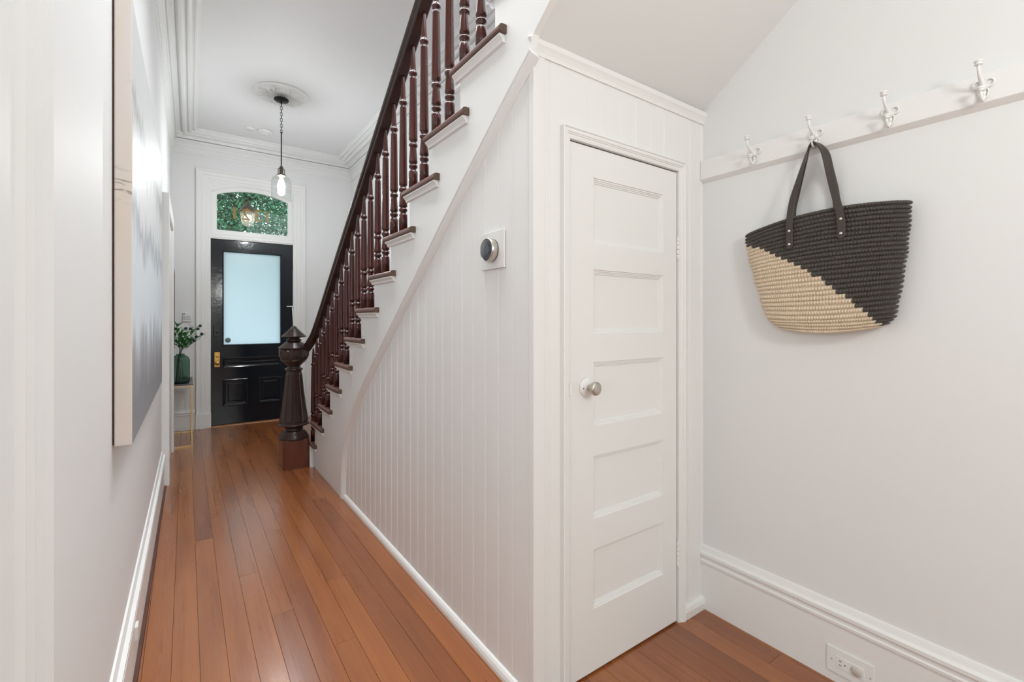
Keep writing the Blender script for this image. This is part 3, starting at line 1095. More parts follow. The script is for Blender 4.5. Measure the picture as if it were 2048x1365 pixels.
sq = [(-s2 + ch, -s2), (s2 - ch, -s2), (s2, -s2 + ch), (s2, s2 - ch), (s2 - ch, s2), (-s2 + ch, s2), (-s2, s2 - ch), (-s2, -s2 + ch)]
b = MB().prism([(NX + x, NY + y) for x, y in sq], 0.0, 0.245, 'z')
sub(b, 'newel_block', BLOCKW, newel_post, bevel=0.0015, label='reddish square block under the newel')

# ------------------------------------------------------------------ front door, transom and casing
fd = bpy.data.objects.new('door_2', None)
COL.objects.link(fd)
fd.location = (DX1, YF + 0.01, 0)
structure(fd, 'glossy black front door with a frosted upper pane')
DY = YF + 0.015
DZ0, DZ1 = 0.012, 2.205
HG = (0.360, 0.978, 0.956, 2.068)
HH = [(0.356, 0.982, 0.683, 0.807), (0.356, 0.615, 0.230, 0.550), (0.728, 0.988, 0.230, 0.550)]
b = MB()
panel_door_face(b, DX0 + 0.003, DX1 - 0.003, DZ0, DZ1, [HG] + HH, DY)
for h in HH:
    rect_ring(b, *h, [(0, 0), (0.003, -0.010), (0.010, -0.014), (0.018, -0.010), (0.024, 0.002), (0.030, 0.004), (0.050, 0.004), (0.062, -0.004)], DY)
# moulding round the glass
prev = None
for ins, dep in [(0, 0), (0.002, -0.010), (0.008, -0.012), (0.013, -0.006), (0.015, 0.012)]:
    x0, x1, z0, z1 = HG
    cur = [(x0 + ins - 0.008, DY + dep, z0 + ins - 0.008), (x1 - ins + 0.008, DY + dep, z0 + ins - 0.008), (x1 - ins + 0.008, DY + dep, z1 - ins + 0.008), (x0 + ins - 0.008, DY + dep, z1 - ins + 0.008)]
    if prev:
        b.add(prev + cur, [(i, (i + 1) % 4, 4 + (i + 1) % 4, 4 + i) for i in range(4)])
    prev = cur
for (xa, xb_, za, zb) in ((DX0 + 0.003, DX0 + 0.006, DZ0, DZ1), (DX1 - 0.006, DX1 - 0.003, DZ0, DZ1), (DX0 + 0.003, DX1 - 0.003, DZ0, DZ0 + 0.003), (DX0 + 0.003, DX1 - 0.003, DZ1 - 0.003, DZ1)):
    b.box(xa, xb_, DY, DY + 0.045, za, zb)
panel_door_face(b, DX0 + 0.003, DX1 - 0.003, DZ0, DZ1, [HG], DY + 0.045)
sub(b, 'door_panel', BLACKDOOR, fd)
sub(MB().box(HG[0] - 0.005, HG[1] + 0.005, DY + 0.014, DY + 0.020, HG[2] - 0.005, HG[3] + 0.005), 'frosted_pane', FROST, fd, label='pale blue frosted glass pane')
b = MB().lathe([(0.030, 0), (0.030, 0.002), (0.0001, 0.002)], n=28).xf(Matrix.Translation((0.409, DY + 0.0135, 1.012)) @ Matrix.Rotation(PI / 2, 4, 'X'))
b2 = MB().lathe([(0.021, 0.002), (0.021, 0.003), (0.017, 0.003), (0.017, 0.002)], n=28, cap=False).xf(Matrix.Translation((0.409, DY + 0.0135, 1.012)) @ Matrix.Rotation(PI / 2, 4, 'X'))
b.add(b2.v, b2.f, mi=1)
b.box(0.397, 0.421, DY + 0.0105, DY + 0.0115, 1.009, 1.015, mi=1)
sub(b, 'round_sticker', [PLATE, GREYTXT], fd, label='small round grey sticker in the corner of the pane')
kp = sub(MB().box(0.272, 0.327, DY - 0.004, DY, 0.700, 0.872), 'lock_plate', BRASS, fd, bevel=0.002, label='brass plate with knob and keyhole')
k2 = MB().lathe([(0.012, 0.004), (0.010, 0.025), (0.020, 0.034), (0.027, 0.045), (0.026, 0.055), (0.016, 0.062), (0.0001, 0.064)], n=28).xf(Matrix.Translation((0.300, DY, 0.748)) @ Matrix.Rotation(PI / 2, 4, 'X'))
sub(k2, 'door_knob', BRASS, kp)
k3 = MB().lathe([(0.015, 0.004), (0.015, 0.009), (0.012, 0.011), (0.0001, 0.011)], n=24).xf(Matrix.Translation((0.300, DY, 0.826)) @ Matrix.Rotation(PI / 2, 4, 'X'))
sub(k3, 'keyhole_rose', BRASS, kp)
b = MB().box(0.262, 0.328, DY - 0.022, DY, 1.060, 1.200)
b.box(0.238, 0.262, DY - 0.018, DY, 1.075, 1.185)
db = sub(b, 'rim_lock', BLACKDOOR, fd, bevel=0.003, label='black painted rim lock')
sub(MB().tube([(0.30, DY - 0.03, 1.105), (0.30, DY - 0.022, 1.105)], 0.012, 14), 'thumb_turn', BLACKM, db)
for zc in (1.96, 0.35):
    b = MB()
    for q in range(5):
        b.lathe([(0.0075, 0.001), (0.0085, 0.003), (0.0085, 0.021), (0.0075, 0.023)], DX1 + 0.001, DY - 0.008, zc - 0.06 + q * 0.024, n=12)
    b.ball((DX1 + 0.001, DY - 0.008, zc + 0.066), 0.007, n=10)
    b.ball((DX1 + 0.001, DY - 0.008, zc - 0.066), 0.007, n=10)
    sub(b, 'hinge', BRONZE, fd)
# white security stay hanging by the door's hinge side
b = MB().tube([(DX1 - 0.075, DY - 0.02, 1.425), (DX1 - 0.02, DY - 0.03, 1.425), (DX1 - 0.005, DY - 0.03, 1.425)], 0.006, 8)
b.tube([(DX1 - 0.012, DY - 0.03, 1.425), (DX1 + 0.000, DY - 0.03, 1.20), (DX1 + 0.004, DY - 0.03, 1.02)], 0.0045, 8)
b.ball((DX1 - 0.010, DY - 0.03, 1.425), 0.011, n=10)
sub(b, 'door_stay', CASTW, fd, label='slim pale metal door stay')

# casing of door and transom
b = MB()
CASP = [(0.0, 0.0), (0.0, 0.030), (0.010, 0.034), (0.018, 0.030), (0.024, 0.022), (0.034, 0.022), (0.060, 0.026), (0.066, 0.020), (0.100, 0.020), (0.106, 0.014), (0.122, 0.014), (0.130, 0.010), (0.142, 0.010), (0.142, 0.0)]
m_ = casing_frame(CASP, 0.092, 1.262, 3.0, YF, 0.17)
b.add(m_.v, m_.f)
b.box(0.088, 0.238, YF - 0.038, YF, 0, 0.17)
b.box(1.116, 1.266, YF - 0.038, YF, 0, 0.17)
structure(b.build('trim_11', TRIM, bevel=0.001), 'wide white moulded casing around the front door and transom')

TZ0, TZA, TZM = 2.318, 2.735, 2.812
TX0, TX1 = 0.296, 1.058


def arch(x0, x1, zs, zm, n=20):
    c, hw = (x0 + x1) / 2, (x1 - x0) / 2
    s = zm - zs
    R = (hw * hw + s * s) / (2 * s)
    zc = zm - R
    return [(c + hw * math.cos(PI - PI * i / n), 0) for i in range(0)] + [(x, zc + math.sqrt(R * R - (x - c) ** 2)) for x in [x0 + (x1 - x0) * i / n for i in range(n + 1)]]


win = bpy.data.objects.new('window_1', None)
COL.objects.link(win)
win.location = (0.677, YF, 2.3)
structure(win, 'arched transom window above the front door')
N = 20
A = arch(TX0, TX1, TZA, TZM, N)
A2 = arch(0.238, 1.112, 2.760, 2.868, N)
b = MB()
y0 = YF - 0.004
# face between the casing and the arch moulding, then a bevelled moulding, then the sash face
outer_rect = [(0.234, 2.235), (1.117, 2.235)] + [(x, 2.905) for x in [1.117 - (1.117 - 0.234) * i / N for i in range(N + 1)]]
inner_seg = [(0.238, 2.262), (1.112, 2.262)] + [(p[0], p[1]) for p in reversed(A2)]
inner2 = [(0.246, 2.270), (1.104, 2.270)] + [(0.246 + (p[0] - 0.238) * (1.104 - 0.246) / 0.874, p[1] - 0.008) for p in reversed(A2)]
glass_seg = [(TX0, TZ0), (TX1, TZ0)] + [(p[0], p[1]) for p in reversed(A)]
layers = [(outer_rect, y0 + 0.0), (inner_seg, y0 + 0.0), (inner2, y0 + 0.010), (glass_seg, y0 + 0.010), (glass_seg, y0 + 0.045)]
for (pa, ya), (pb, yb) in zip(layers[:-1], layers[1:]):
    n = len(pa)
    vv = [(p[0], ya, p[1]) for p in pa] + [(p[0], yb, p[1]) for p in pb]
    b.add(vv, [(i, (i + 1) % n, n + (i + 1) % n, n + i) for i in range(n)])
sub(b, 'window_frame', TRIM, win)
# the rail between door and transom
b = MB().box(DX0, DX1, YF - 0.006, YF + 0.05, DZ1 + 0.004, 2.236)
b.box(DX0 - 0.004, DX1 + 0.004, YF - 0.014, YF, 2.222, 2.240)
b.box(DX0 - 0.012, DX0 + 0.001, YF - 0.006, YF + 0.10, 0, 2.236)
b.box(DX1 - 0.001, DX1 + 0.012, YF - 0.006, YF + 0.10, 0, 2.236)
sub(b, 'transom_bar', TRIM, win, bevel=0.001)
gl = MB().prism([(p[0], p[1]) for p in glass_seg], y0 + 0.028, y0 + 0.032, 'y')
pane = sub(gl, 'glass_pane', CLEAR, win)


def numeral(ch, x, z, size):
    cu = bpy.data.curves.new('numeral', 'FONT')
    cu.body = ch
    cu.size = size
    cu.align_x = 'CENTER'
    cu.extrude = 0.0006
    cu.offset = 0.004
    tmp = bpy.data.objects.new('tmp', cu)
    COL.objects.link(tmp)
    dg = bpy.context.evaluated_depsgraph_get()
    me = bpy.data.meshes.new_from_object(tmp.evaluated_get(dg))
    bpy.data.objects.remove(tmp)
    me.transform(Matrix.Translation((x, y0 + 0.0335, z)) @ Matrix.Rotation(PI, 4, 'Z') @ Matrix.Rotation(PI / 2, 4, 'X'))
    me.materials.clear()
    me.materials.append(GILT)
    o = bpy.data.objects.new('house_numeral', me)
    COL.objects.link(o)
    o.parent = win
    o.location = -Vector(win.location)
    return o


for ch, x in (('1', 0.826), ('3', 0.722), ('2', 0.602), ('1', 0.477)):
    numeral(ch, x, 2.470, 0.200)

# threshold
structure(MB().prism([(YF - 0.045, 0.0), (YF - 0.035, 0.010), (YF + 0.10, 0.012), (YF + 0.10, 0.0)], DX0 - 0.01, DX1 + 0.01).build('trim_12', mat('threshold_wood', (0.42, 0.20, 0.10), 0.4)), 'pale wooden threshold under the front door')

# ------------------------------------------------------------------ doorway on the left of the hall
b = MB()
b.box(XL, -0.117, 4.35, 4.47, 0, 2.215)
b.box(XL, -0.117, 5.42, 5.54, 0, 2.215)
b.box(XL, -0.117, 4.47, 5.42, 2.10, 2.215)
b.box(XL, -0.112, 4.50, 4.51, 0, 0.0001)
structure(b.shear().build('trim_13', TRIM, bevel=0.003), 'projecting white casing of the side doorway on the left')
structure(MB().box(XL + 0.004, -0.135, 4.475, 5.415, 0.01, 2.095).shear().build('door_3', TRIM, bevel=0.002), 'closed white side door on the left of the hall')

# near-left door casing, fluted, beside the camera
b = MB()
F = [(0.972, 0.0), (0.972, 0.012), (0.966, 0.022), (0.956, 0.026), (0.948, 0.020), (0.940, 0.014), (0.930, 0.020), (0.918, 0.016), (0.900, 0.016), (0.892, 0.020), (0.884, 0.010), (0.872, 0.016), (0.862, 0.016), (0.852, 0.020), (0.846, 0.012), (0.838, 0.014), (0.800, 0.014), (0.790, 0.018), (0.70, 0.018), (0.70, 0.0)]
b.prism([(XL + d, y - 0.070) for y, d in F], 0, ZC - 0.25, 'z')
structure(b.shear().build('trim_14', WALL), 'fluted white door casing at the near left edge')

# ------------------------------------------------------------------ canvas on the left wall
art = thing('canvas_painting', 'large unframed abstract canvas in silvery grey with beige edges on the left wall', 'painting', (-0.13, 2.3, 1.5))
b = MB()
CY0, CY1, CZ0, CZ1 = 1.700, 3.315, 0.895, 2.168
def xs_(x, y): return x + 0.0075 * (y - 1.70)
x0_, x1_ = -0.1645, -0.1245
v = []
for (x, y, z) in [(x0_, CY0, CZ0), (x1_, CY0, CZ0), (x1_, CY1, CZ0), (x0_, CY1, CZ0), (x0_, CY0, CZ1), (x1_, CY0, CZ1), (x1_, CY1, CZ1), (x0_, CY1, CZ1)]:
    v.append((xs_(x, y), y, z))
b.add(v, [(0, 3, 2, 1), (4, 5, 6, 7), (0, 1, 5, 4), (2, 3, 7, 6), (3, 0, 4, 7)], mi=1)
b.add([v[1], v[2], v[6], v[5]], [(0, 1, 2, 3)], mi=0)
c_ = b.build('canvas', [CANVF, CANVS], None, bevel=0.003)
# local origin at the lower edge so the paint pattern is in the canvas's own frame
for vv in c_.data.vertices:
    vv.co = vv.co - Vector((-0.145, 1.70, 0.895))
c_.parent = art
c_.location = Vector((-0.145, 1.70, 0.895)) - Vector(art.location)
b = MB()
for (ya, yb, za, zb) in ((CY0 + 0.004, CY0 + 0.05, CZ0 + 0.004, CZ1 - 0.004), (CY1 - 0.05, CY1 - 0.004, CZ0 + 0.004, CZ1 - 0.004), (CY0 + 0.05, CY1 - 0.05, CZ0 + 0.004, CZ0 + 0.05), (CY0 + 0.05, CY1 - 0.05, CZ1 - 0.05, CZ1 - 0.004)):
    b.box(-0.1680, -0.1645, ya, yb, za, zb)
b.shear(0.0075, 1.70)
sub(b, 'stretcher_frame', BACKB, art, label='dark wooden stretcher behind the canvas')

# ------------------------------------------------------------------ ceiling rose and pendant lamp
PX, PY = 0.735, 4.82
b = MB()
NR, NA = 34, 144
v, f = [], []
for i in range(NR + 1):
    r = 0.236 * i / NR + 0.0001
    for j in range(NA):
        a = 2 * PI * j / NA
        t = r / 0.236
        ring = 0.006 * math.exp(-((t - 0.95) / 0.03) ** 2) + 0.007 * math.exp(-((t - 0.40) / 0.04) ** 2)
        dome = 0.014 * max(0, 1 - t ** 3) ** 0.7
        leaf = 0.0
        if 0.42 < t < 0.97:
            s_ = math.sin(PI * (t - 0.42) / 0.55)
            leaf = 0.022 * s_ * (abs(math.cos(4 * a)) ** 0.8) + 0.011 * s_ * math.cos(24 * a + 5 * math.sin(7 * t)) + 0.006 * s_ * math.sin(16 * a - 24 * t)
        edge = 1 + (0.03 * math.cos(16 * a) if i == NR else 0)
        v.append((PX + r * edge * math.cos(a), PY + r * edge * math.sin(a), ZC - 0.002 - dome - ring - max(leaf, -0.004) - 0.004 * (1 - t)))
for i in range(NR):
    for j in range(NA):
        k = (j + 1) % NA
        f.append((i * NA + j, i * NA + k, (i + 1) * NA + k, (i + 1) * NA + j))
b.add(v, f, smooth=True)
b.lathe([(0.236, ZC - 0.010), (0.239, ZC - 0.004), (0.236, ZC + 0.0)], PX, PY, 0, n=64)
o = tag(b.build('ceiling_rose', PLASTER), 'round white plaster ceiling rose with leaf relief around the pendant lamp', 'ceiling rose')

pend = thing('pendant_lamp', 'clear glass bell pendant lamp on a thin black rod and chain, lit', 'lamp', (PX, PY, 2.39))
zr = ZC - 0.045
sub(MB().lathe([(0.0001, 0.0), (0.062, 0.0), (0.064, -0.003), (0.064, -0.012), (0.058, -0.018), (0.020, -0.022), (0.0001, -0.022)], PX, PY, zr, n=36), 'canopy', BLACKM, pend)
b = MB().tube([(PX, PY, zr - 0.020), (PX, PY, zr - 0.045)], 0.006, 8)
zc = zr - 0.045
i = 0
while zc > 3.03:
    L_, R_ = 0.034, 0.0085
    pts = []
    for k in range(16):
        a = 2 * PI * k / 16
        u, w = R_ * math.cos(a), (L_ / 2 - R_) * (1 if math.sin(a) > 0 else -1) + R_ * math.sin(a)
        pts.append((PX + (u if i % 2 else 0), PY + (0 if i % 2 else u), zc - L_ / 2 + 0.004 + w))
    b.tube(pts, 0.0022, 6, closed=True)
    zc -= 0.0275
    i += 1
ch_end = zc
sub(b, 'chain', BLACKM, pend)
sub(MB().tube([(PX, PY, ch_end + 0.012), (PX, PY, 2.680)], 0.0052, 10), 'rod', BLACKM, pend)
b = MB().lathe([(0.008, 2.705), (0.012, 2.700), (0.016, 2.690), (0.018, 2.655), (0.016, 2.640), (0.016, 2.625), (0.036, 2.624), (0.040, 2.619), (0.040, 2.612), (0.034, 2.609), (0.0001, 2.609)], PX, PY, 0, n=28)
b.tube([(PX + 0.010, PY, 2.690), (PX + 0.024, PY, 2.676), (PX + 0.029, PY, 2.655), (PX + 0.026, PY, 2.636), (PX + 0.016, PY, 2.628)], 0.0035, 8)
b.tube([(PX - 0.010, PY, 2.690), (PX - 0.024, PY, 2.676), (PX - 0.029, PY, 2.655), (PX - 0.026, PY, 2.636), (PX - 0.016, PY, 2.628)], 0.0035, 8)
sub(b, 'socket', BRONZE, pend)
shp = [(0.036, 2.612), (0.052, 2.606), (0.070, 2.594), (0.081, 2.576), (0.086, 2.552), (0.087, 2.48), (0.087, 2.41), (0.089, 2.398), (0.092, 2.392), (0.092, 2.388), (0.088, 2.388), (0.085, 2.398), (0.084, 2.41), (0.084, 2.48), (0.083, 2.552), (0.078, 2.574), (0.068, 2.591), (0.051, 2.603), (0.036, 2.609)]
sub(MB().lathe(shp, PX, PY, 0, n=48, cap=False), 'glass_shade', SHADEGL, pend, label='clear glass bell shade')
bl = MB().lathe([(0.012, 2.608), (0.013, 2.585), (0.020, 2.560), (0.030, 2.535), (0.033, 2.510), (0.030, 2.485), (0.020, 2.466), (0.0001, 2.458)], PX, PY, 0, n=24)
sub(bl, 'bulb', BULB, pend)

# smoke alarm and sensor on the ceiling
sm = thing('smoke_alarm', 'round white smoke alarm on the ceiling, larger of the two discs near the front door', 'smoke alarm', (0.725, 5.87, ZC))
sub(MB().lathe([(0.078, 0.0), (0.078, -0.014), (0.072, -0.022), (0.058, -0.026), (0.0001, -0.026)], 0.725, 5.87, ZC, n=36), 'body', WHITEPL, sm)
sub(MB().lathe([(0.045, -0.026), (0.042, -0.034), (0.020, -0.037), (0.0001, -0.037)], 0.725, 5.87, ZC, n=36), 'cover', WHITEPL, sm)
tag(MB().lathe([(0.046, 0.0), (0.046, -0.012), (0.040, -0.018), (0.0001, -0.018)], 0.575, 5.86, ZC, n=32).build('ceiling_sensor', WHITEPL), 'small plain white disc on the ceiling left of the smoke alarm', 'sensor')

# ------------------------------------------------------------------ thermostat
tz, ty = 1.502, 1.408
th = thing('thermostat', 'round steel-rimmed black thermostat on a square white plate on the beadboard', 'thermostat', (XB, ty, tz))
sub(MB().box(XB - 0.009, XB - 0.0015, ty - 0.076, ty + 0.075, tz - 0.067, tz + 0.067), 'wall_plate', WHITEPL, th, bevel=0.0015)
R = Matrix.Translation((XB - 0.009, ty - 0.002, tz)) @ Matrix.Rotation(-PI / 2, 4, 'Y')
sub(MB().lathe([(0.0001, 0), (0.0405, 0), (0.0405, 0.003), (0.038, 0.003)], n=56, cap=False).xf(R), 'base_ring', BLACKM, th)
sub(MB().lathe([(0.0410, 0.003), (0.0418, 0.004), (0.0415, 0.026), (0.0400, 0.0275), (0.0385, 0.0270), (0.0385, 0.020)], n=56, cap=False).xf(R), 'steel_ring', STEEL, th)
sub(MB().lathe([(0.0385, 0.0262), (0.030, 0.0285), (0.018, 0.0298), (0.0001, 0.0303)], n=56, cap=False).xf(R), 'glass_face', BLKGLASS, th)
b = MB().lathe([(0.024, 0.0295), (0.012, 0.0308), (0.0001, 0.0312)], n=40, cap=False).xf(R)
sub(b, 'display', LENS, th, label='round blue-grey display')

# ------------------------------------------------------------------ peg rail and hooks
RZ0, RZ1, RX = 1.848, 1.942, 1.828
b = MB().prism([(XR, RZ0 - 0.002), (RX + 0.001, RZ0 + 0.012), (RX, RZ0 + 0.014), (RX, RZ1 - 0.003), (RX + 0.003, RZ1), (XR, RZ1)], -1.2, YC - 0.001, 'y')
tag(b.build('peg_rail', TRIM, bevel=0.001), 'long white painted board on the right wall carrying the four coat hooks', 'peg rail')


def hook(y, label):
    t = thing('coat_hook', label, 'hook', (RX, y, 1.905), 'white coat hooks on the rail')
    def W(o_, z, dy=0.0):
        return (RX - o_, y + dy, z)
    # openwork back plate: a stem and two looped ears
    b = MB()
    b.tube([W(0.004, 1.866), W(0.0045, 1.88), W(0.005, 1.90), W(0.005, 1.918)], [0.004, 0.006, 0.0065, 0.006], 10)
    for sgn in (-1, 1):
        pts = [W(0.003, 1.912 + 0.011 * math.sin(a), sgn * (0.012 + 0.010 * math.cos(a))) for a in [2 * PI * k / 14 for k in range(14)]]
        b.tube(pts, 0.0028, 6, closed=True)
        b.tube([W(0.003, 1.905, sgn * 0.004), W(0.003, 1.89, sgn * 0.011), W(0.003, 1.876, sgn * 0.008), W(0.003, 1.868, 0)], 0.0024, 6)
    sub(b, 'back_plate', CASTW, t)
    b = MB()
    b.tube([W(0.006, 1.892), W(0.014, 1.902), W(0.030, 1.911), W(0.044, 1.917), W(0.054, 1.924), W(0.059, 1.935), W(0.060, 1.948)], [0.0062, 0.0062, 0.0052, 0.0045, 0.0040, 0.0038, 0.0040], 10)
    b.lathe([(0.0040, 0.0), (0.0085, 0.001), (0.0095, 0.003), (0.0085, 0.005), (0.006, 0.006), (0.006, 0.0075), (0.0095, 0.009), (0.0102, 0.0115), (0.0085, 0.014), (0.004, 0.016), (0.0001, 0.0162)], RX - 0.060, y, 1.946, n=16)
    sub(b, 'upper_prong', CASTW, t)
    b = MB()
    b.tube([W(0.006, 1.880), W(0.010, 1.868), W(0.018, 1.861), W(0.027, 1.864), W(0.033, 1.873), W(0.035, 1.884)], [0.0058, 0.0052, 0.0046, 0.0042, 0.0038, 0.0036], 10)
    b.lathe([(0.0036, 0.0), (0.0075, 0.001), (0.0085, 0.003), (0.006, 0.005), (0.0055, 0.006), (0.0088, 0.0075), (0.0092, 0.010), (0.007, 0.013), (0.0001, 0.0145)], RX - 0.035, y, 1.882, n=16)
    sub(b, 'lower_prong', CASTW, t)


HOOKY = [0.938, 0.722, 0.510, 0.300]
hook(HOOKY[0], 'white double coat hook nearest the closet corner, empty')
hook(HOOKY[1], 'white double coat hook holding the woven tote bag')
hook(HOOKY[2], 'empty white double coat hook next right of the one with the bag')
hook(HOOKY[3], 'empty white double coat hook farthest right on the rail')

# ------------------------------------------------------------------ woven tote bag
BX = 1.812
bag = thing('tote_bag', 'woven straw tote bag, charcoal and natural split diagonally, hanging by leather handles', 'bag', (BX, 0.70, 1.205))


def lerp_tab(tab, t):
    for (t0, a), (t1, c) in zip(tab[:-1], tab[1:]):
        if t <= t1:
            k = (t - t0) / (t1 - t0)
            return a + (c - a) * k
    return tab[-1][1]


ROWS, SUBR = 28, 8
LY = [(0, 0.966), (0.12, 0.965), (0.30, 0.952), (0.50, 0.932), (0.70, 0.908), (0.86, 0.884), (0.94, 0.858), (1, 0.825)]
RY = [(0, 0.452), (0.20, 0.455), (0.45, 0.464), (0.70, 0.478), (0.88, 0.492), (0.95, 0.508), (1, 0.545)]
LZ = [(0, 1.588), (0.5, 1.405), (0.86, 1.255), (1, 1.215)]
RZ = [(0, 1.617), (0.5, 1.425), (0.86, 1.268), (1, 1.222)]
AR = [(0, 0.030), (0.15, 0.022), (0.5, 0.004), (0.85, -0.012), (1, -0.014)]
NC = 112
v, f, fm = [], [], []
NU = NC * 6
nv = ROWS * SUBR


def bag_around(iu):
    """position round the bag: (across, depth), both -1..1; first half is the face towards the hall"""
    h = NU // 2
    p = (iu % h) / h
    w = math.sin(1.25 * (1 - 2 * p)) / math.sin(1.25)
    d = math.sqrt(max(0.0, 1 - abs(w) ** 7))
    return (w, d) if iu < h else (-w, -d)


for iv in range(nv + 1):
    t = iv / nv
    row = t * ROWS
    fr = row - math.floor(row)
    ridge = math.sqrt(max(0.0, 1 - (2 * fr - 1) ** 2))
    yl, yr, zl, zr_ = lerp_tab(LY, t), lerp_tab(RY, t), lerp_tab(LZ, t), lerp_tab(RZ, t)
    ar = lerp_tab(AR, t)
    yc, hw = (yl + yr) / 2, (yl - yr) / 2
    hd_ = 0.016 + 0.014 * min(1, t * 2.2) - 0.006 * max(0, (t - 0.85) / 0.15)
    ri = int(min(row, ROWS - 1e-6))
    rnd = random.Random(ri * 17 + 3)
    ph = rnd.random() * 2 * PI
    wob = 0.0012 * math.sin(ri * 2.3)
    for iu in range(NU):
        a = 2 * PI * iu / NU
        wy, wx = bag_around(iu)
        cell = abs(math.sin(0.5 * NC * a + ph + 0.35 * math.sin(5 * a + ri))) ** 0.38
        slit = max(0.0, 1 - cell / 0.62)
        disp = 0.0112 * ridge * (0.50 + 0.50 * cell) + 0.0010 * math.sin(7 * a + ri) - 0.006 * slit * (1 - ridge) ** 0.5
        y = yc + (hw - 0.009 + disp * abs(wy) ** 6) * wy
        x = BX - (hd_ * 0.72 + disp) * wx
        z = zl + (zr_ - zl) * (yl - y) / max(1e-6, yl - yr) + ar * (1 - min(1, (2 * (y - yc) / (yl - yr)) ** 2)) + wob * math.sin(3 * wy + ri)
        v.append((x, y, z))
for iv in range(nv):
    ri = iv // SUBR
    ub = -0.0 + (ri - 2.6) / (26.2 - 2.6) * 0.965
    jit = random.Random(ri).uniform(-0.008, 0.008)
    for iu in range(NU):
        iu2 = (iu + 1) % NU
        f.append((iv * NU + iu, iv * NU + iu2, (iv + 1) * NU + iu2, (iv + 1) * NU + iu))
        wy = bag_around(iu // 6 * 6 + 3)[0]
        u = (1 - wy) / 2
        fm.append(1 if u < ub + jit and ri >= 3 else 0)
o_ = len(v)
m1 = MB()
m1.v, m1.f, m1.sm, m1.mi = v, f, [True] * len(f), fm
bot = v[nv * NU:(nv + 1) * NU]
m1.add(bot, [tuple(range(NU))], mi=1)
sub(m1, 'bag_body', [DARKRAF, NATRAF], bag)


def strap(path, w, th_, name, xs_out):
    """flat leather ribbon: path of (x,y,z, twist) centre points; wide direction lies in the YZ plane, turned by twist"""
    v, f = [], []
    for i, (x, y, z, tw) in enumerate(path):
        a = Vector(path[max(0, i - 1)][:3])
        c = Vector(path[min(len(path) - 1, i + 1)][:3])
        t = (c - a).normalized()
        nx = Vector((-1, 0, 0))
        side = t.cross(nx).normalized()
        n = side.cross(t).normalized()
        sd = (side * math.cos(tw) + n * math.sin(tw))
        nn = (n * math.cos(tw) - side * math.sin(tw))
        p = Vector((x, y, z))
        for q, d in ((-w / 2, -th_ / 2), (-w / 2, th_ / 2), (-w * 0.42, th_ * 0.75), (w * 0.42, th_ * 0.75), (w / 2, th_ / 2), (w / 2, -th_ / 2)):
            v.append(p + sd * q + nn * d)
    n_ = 6
    for i in range(len(path) - 1):
        for k in range(n_):
            f.append((i * n_ + k, i * n_ + (k + 1) % n_, (i + 1) * n_ + (k + 1) % n_, (i + 1) * n_ + k))
    f.append(tuple(range(n_)))
    f.append(tuple((len(path) - 1) * n_ + k for k in range(n_)))
    return MB().add(v, f, smooth=False)


hx0 = RX - 0.021      # where the straps sit in the lower prong


def handle_path(xf, ytopoff, xtop, ya, za, yb, zb, lowfix=True):
    """from the left attachment over the hook to the right attachment"""
    P = []
    y0_, z0_ = HOOKY[1] - 0.004, 1.874
    zl_, yl_, yr_ = z0_ - 0.050, y0_ + 0.030, y0_ - 0.034
    xm = (xf + xtop) / 2
    L = [(xf, ya, za, 0.0)] + [(x, ya + (yl_ - ya) * fy, za + (zl_ - za) * fz, tw) for x, fy, fz, tw in ((xf, 0.0, 0.18, 0.0), (xf + 0.001, 0.02, 0.33, 0.0), (xf + 0.003, 0.22, 0.53, 0.15), (xm, 0.59, 0.75, 0.4))]
    L += [(xtop, yl_, zl_, 0.8), (xtop, y0_ + 0.020, z0_ - 0.018, 1.15), (xtop, y0_ + 0.010, z0_ - 0.003, 1.45)]
    Rr = [(xtop, y0_ - 0.006, z0_ - 0.003, 1.45), (xtop, y0_ - 0.020, z0_ - 0.020, 1.2), (xtop, yr_, zl_, 0.8)]
    Rr += [(x, yb + (yr_ - yb) * fy, zb + (zl_ - zb) * fz, tw) for x, fy, fz, tw in ((xm, 0.68, 0.75, 0.35), (xf + 0.003, 0.36, 0.50, 0.1), (xf + 0.001, 0.11, 0.29, 0.0), (xf, 0.0, 0.15, 0.0), (xf, 0.0, 0.0, 0.0))]
    return L + [(xtop, y0_ + 0.002, z0_ + 0.001, PI / 2)] + Rr


FA = (0.789, 1.520)
FB = (0.628, 1.535)
XFRONT = BX - 0.033
p = handle_path(XFRONT, 0, hx0 - 0.004, FA[0], FA[1], FB[0], FB[1])


def interp(P, n=4):
    Q = []
    for i in range(len(P) - 1):
        p0, p1, p2, p3 = P[max(0, i - 1)], P[i], P[i + 1], P[min(len(P) - 1, i + 2)]
        for k in range(n):
            t = k / n
            Q.append(tuple(0.5 * ((2 * b_) + (-a_ + c_) * t + (2 * a_ - 5 * b_ + 4 * c_ - d_) * t * t + (-a_ + 3 * b_ - 3 * c_ + d_) * t ** 3) for a_, b_, c_, d_ in zip(p0, p1, p2, p3)))
    Q.append(P[-1])
    return Q


h1 = sub(strap(interp(p), 0.0225, 0.0030, 'handle', 0), 'handle', LEATHER, bag)
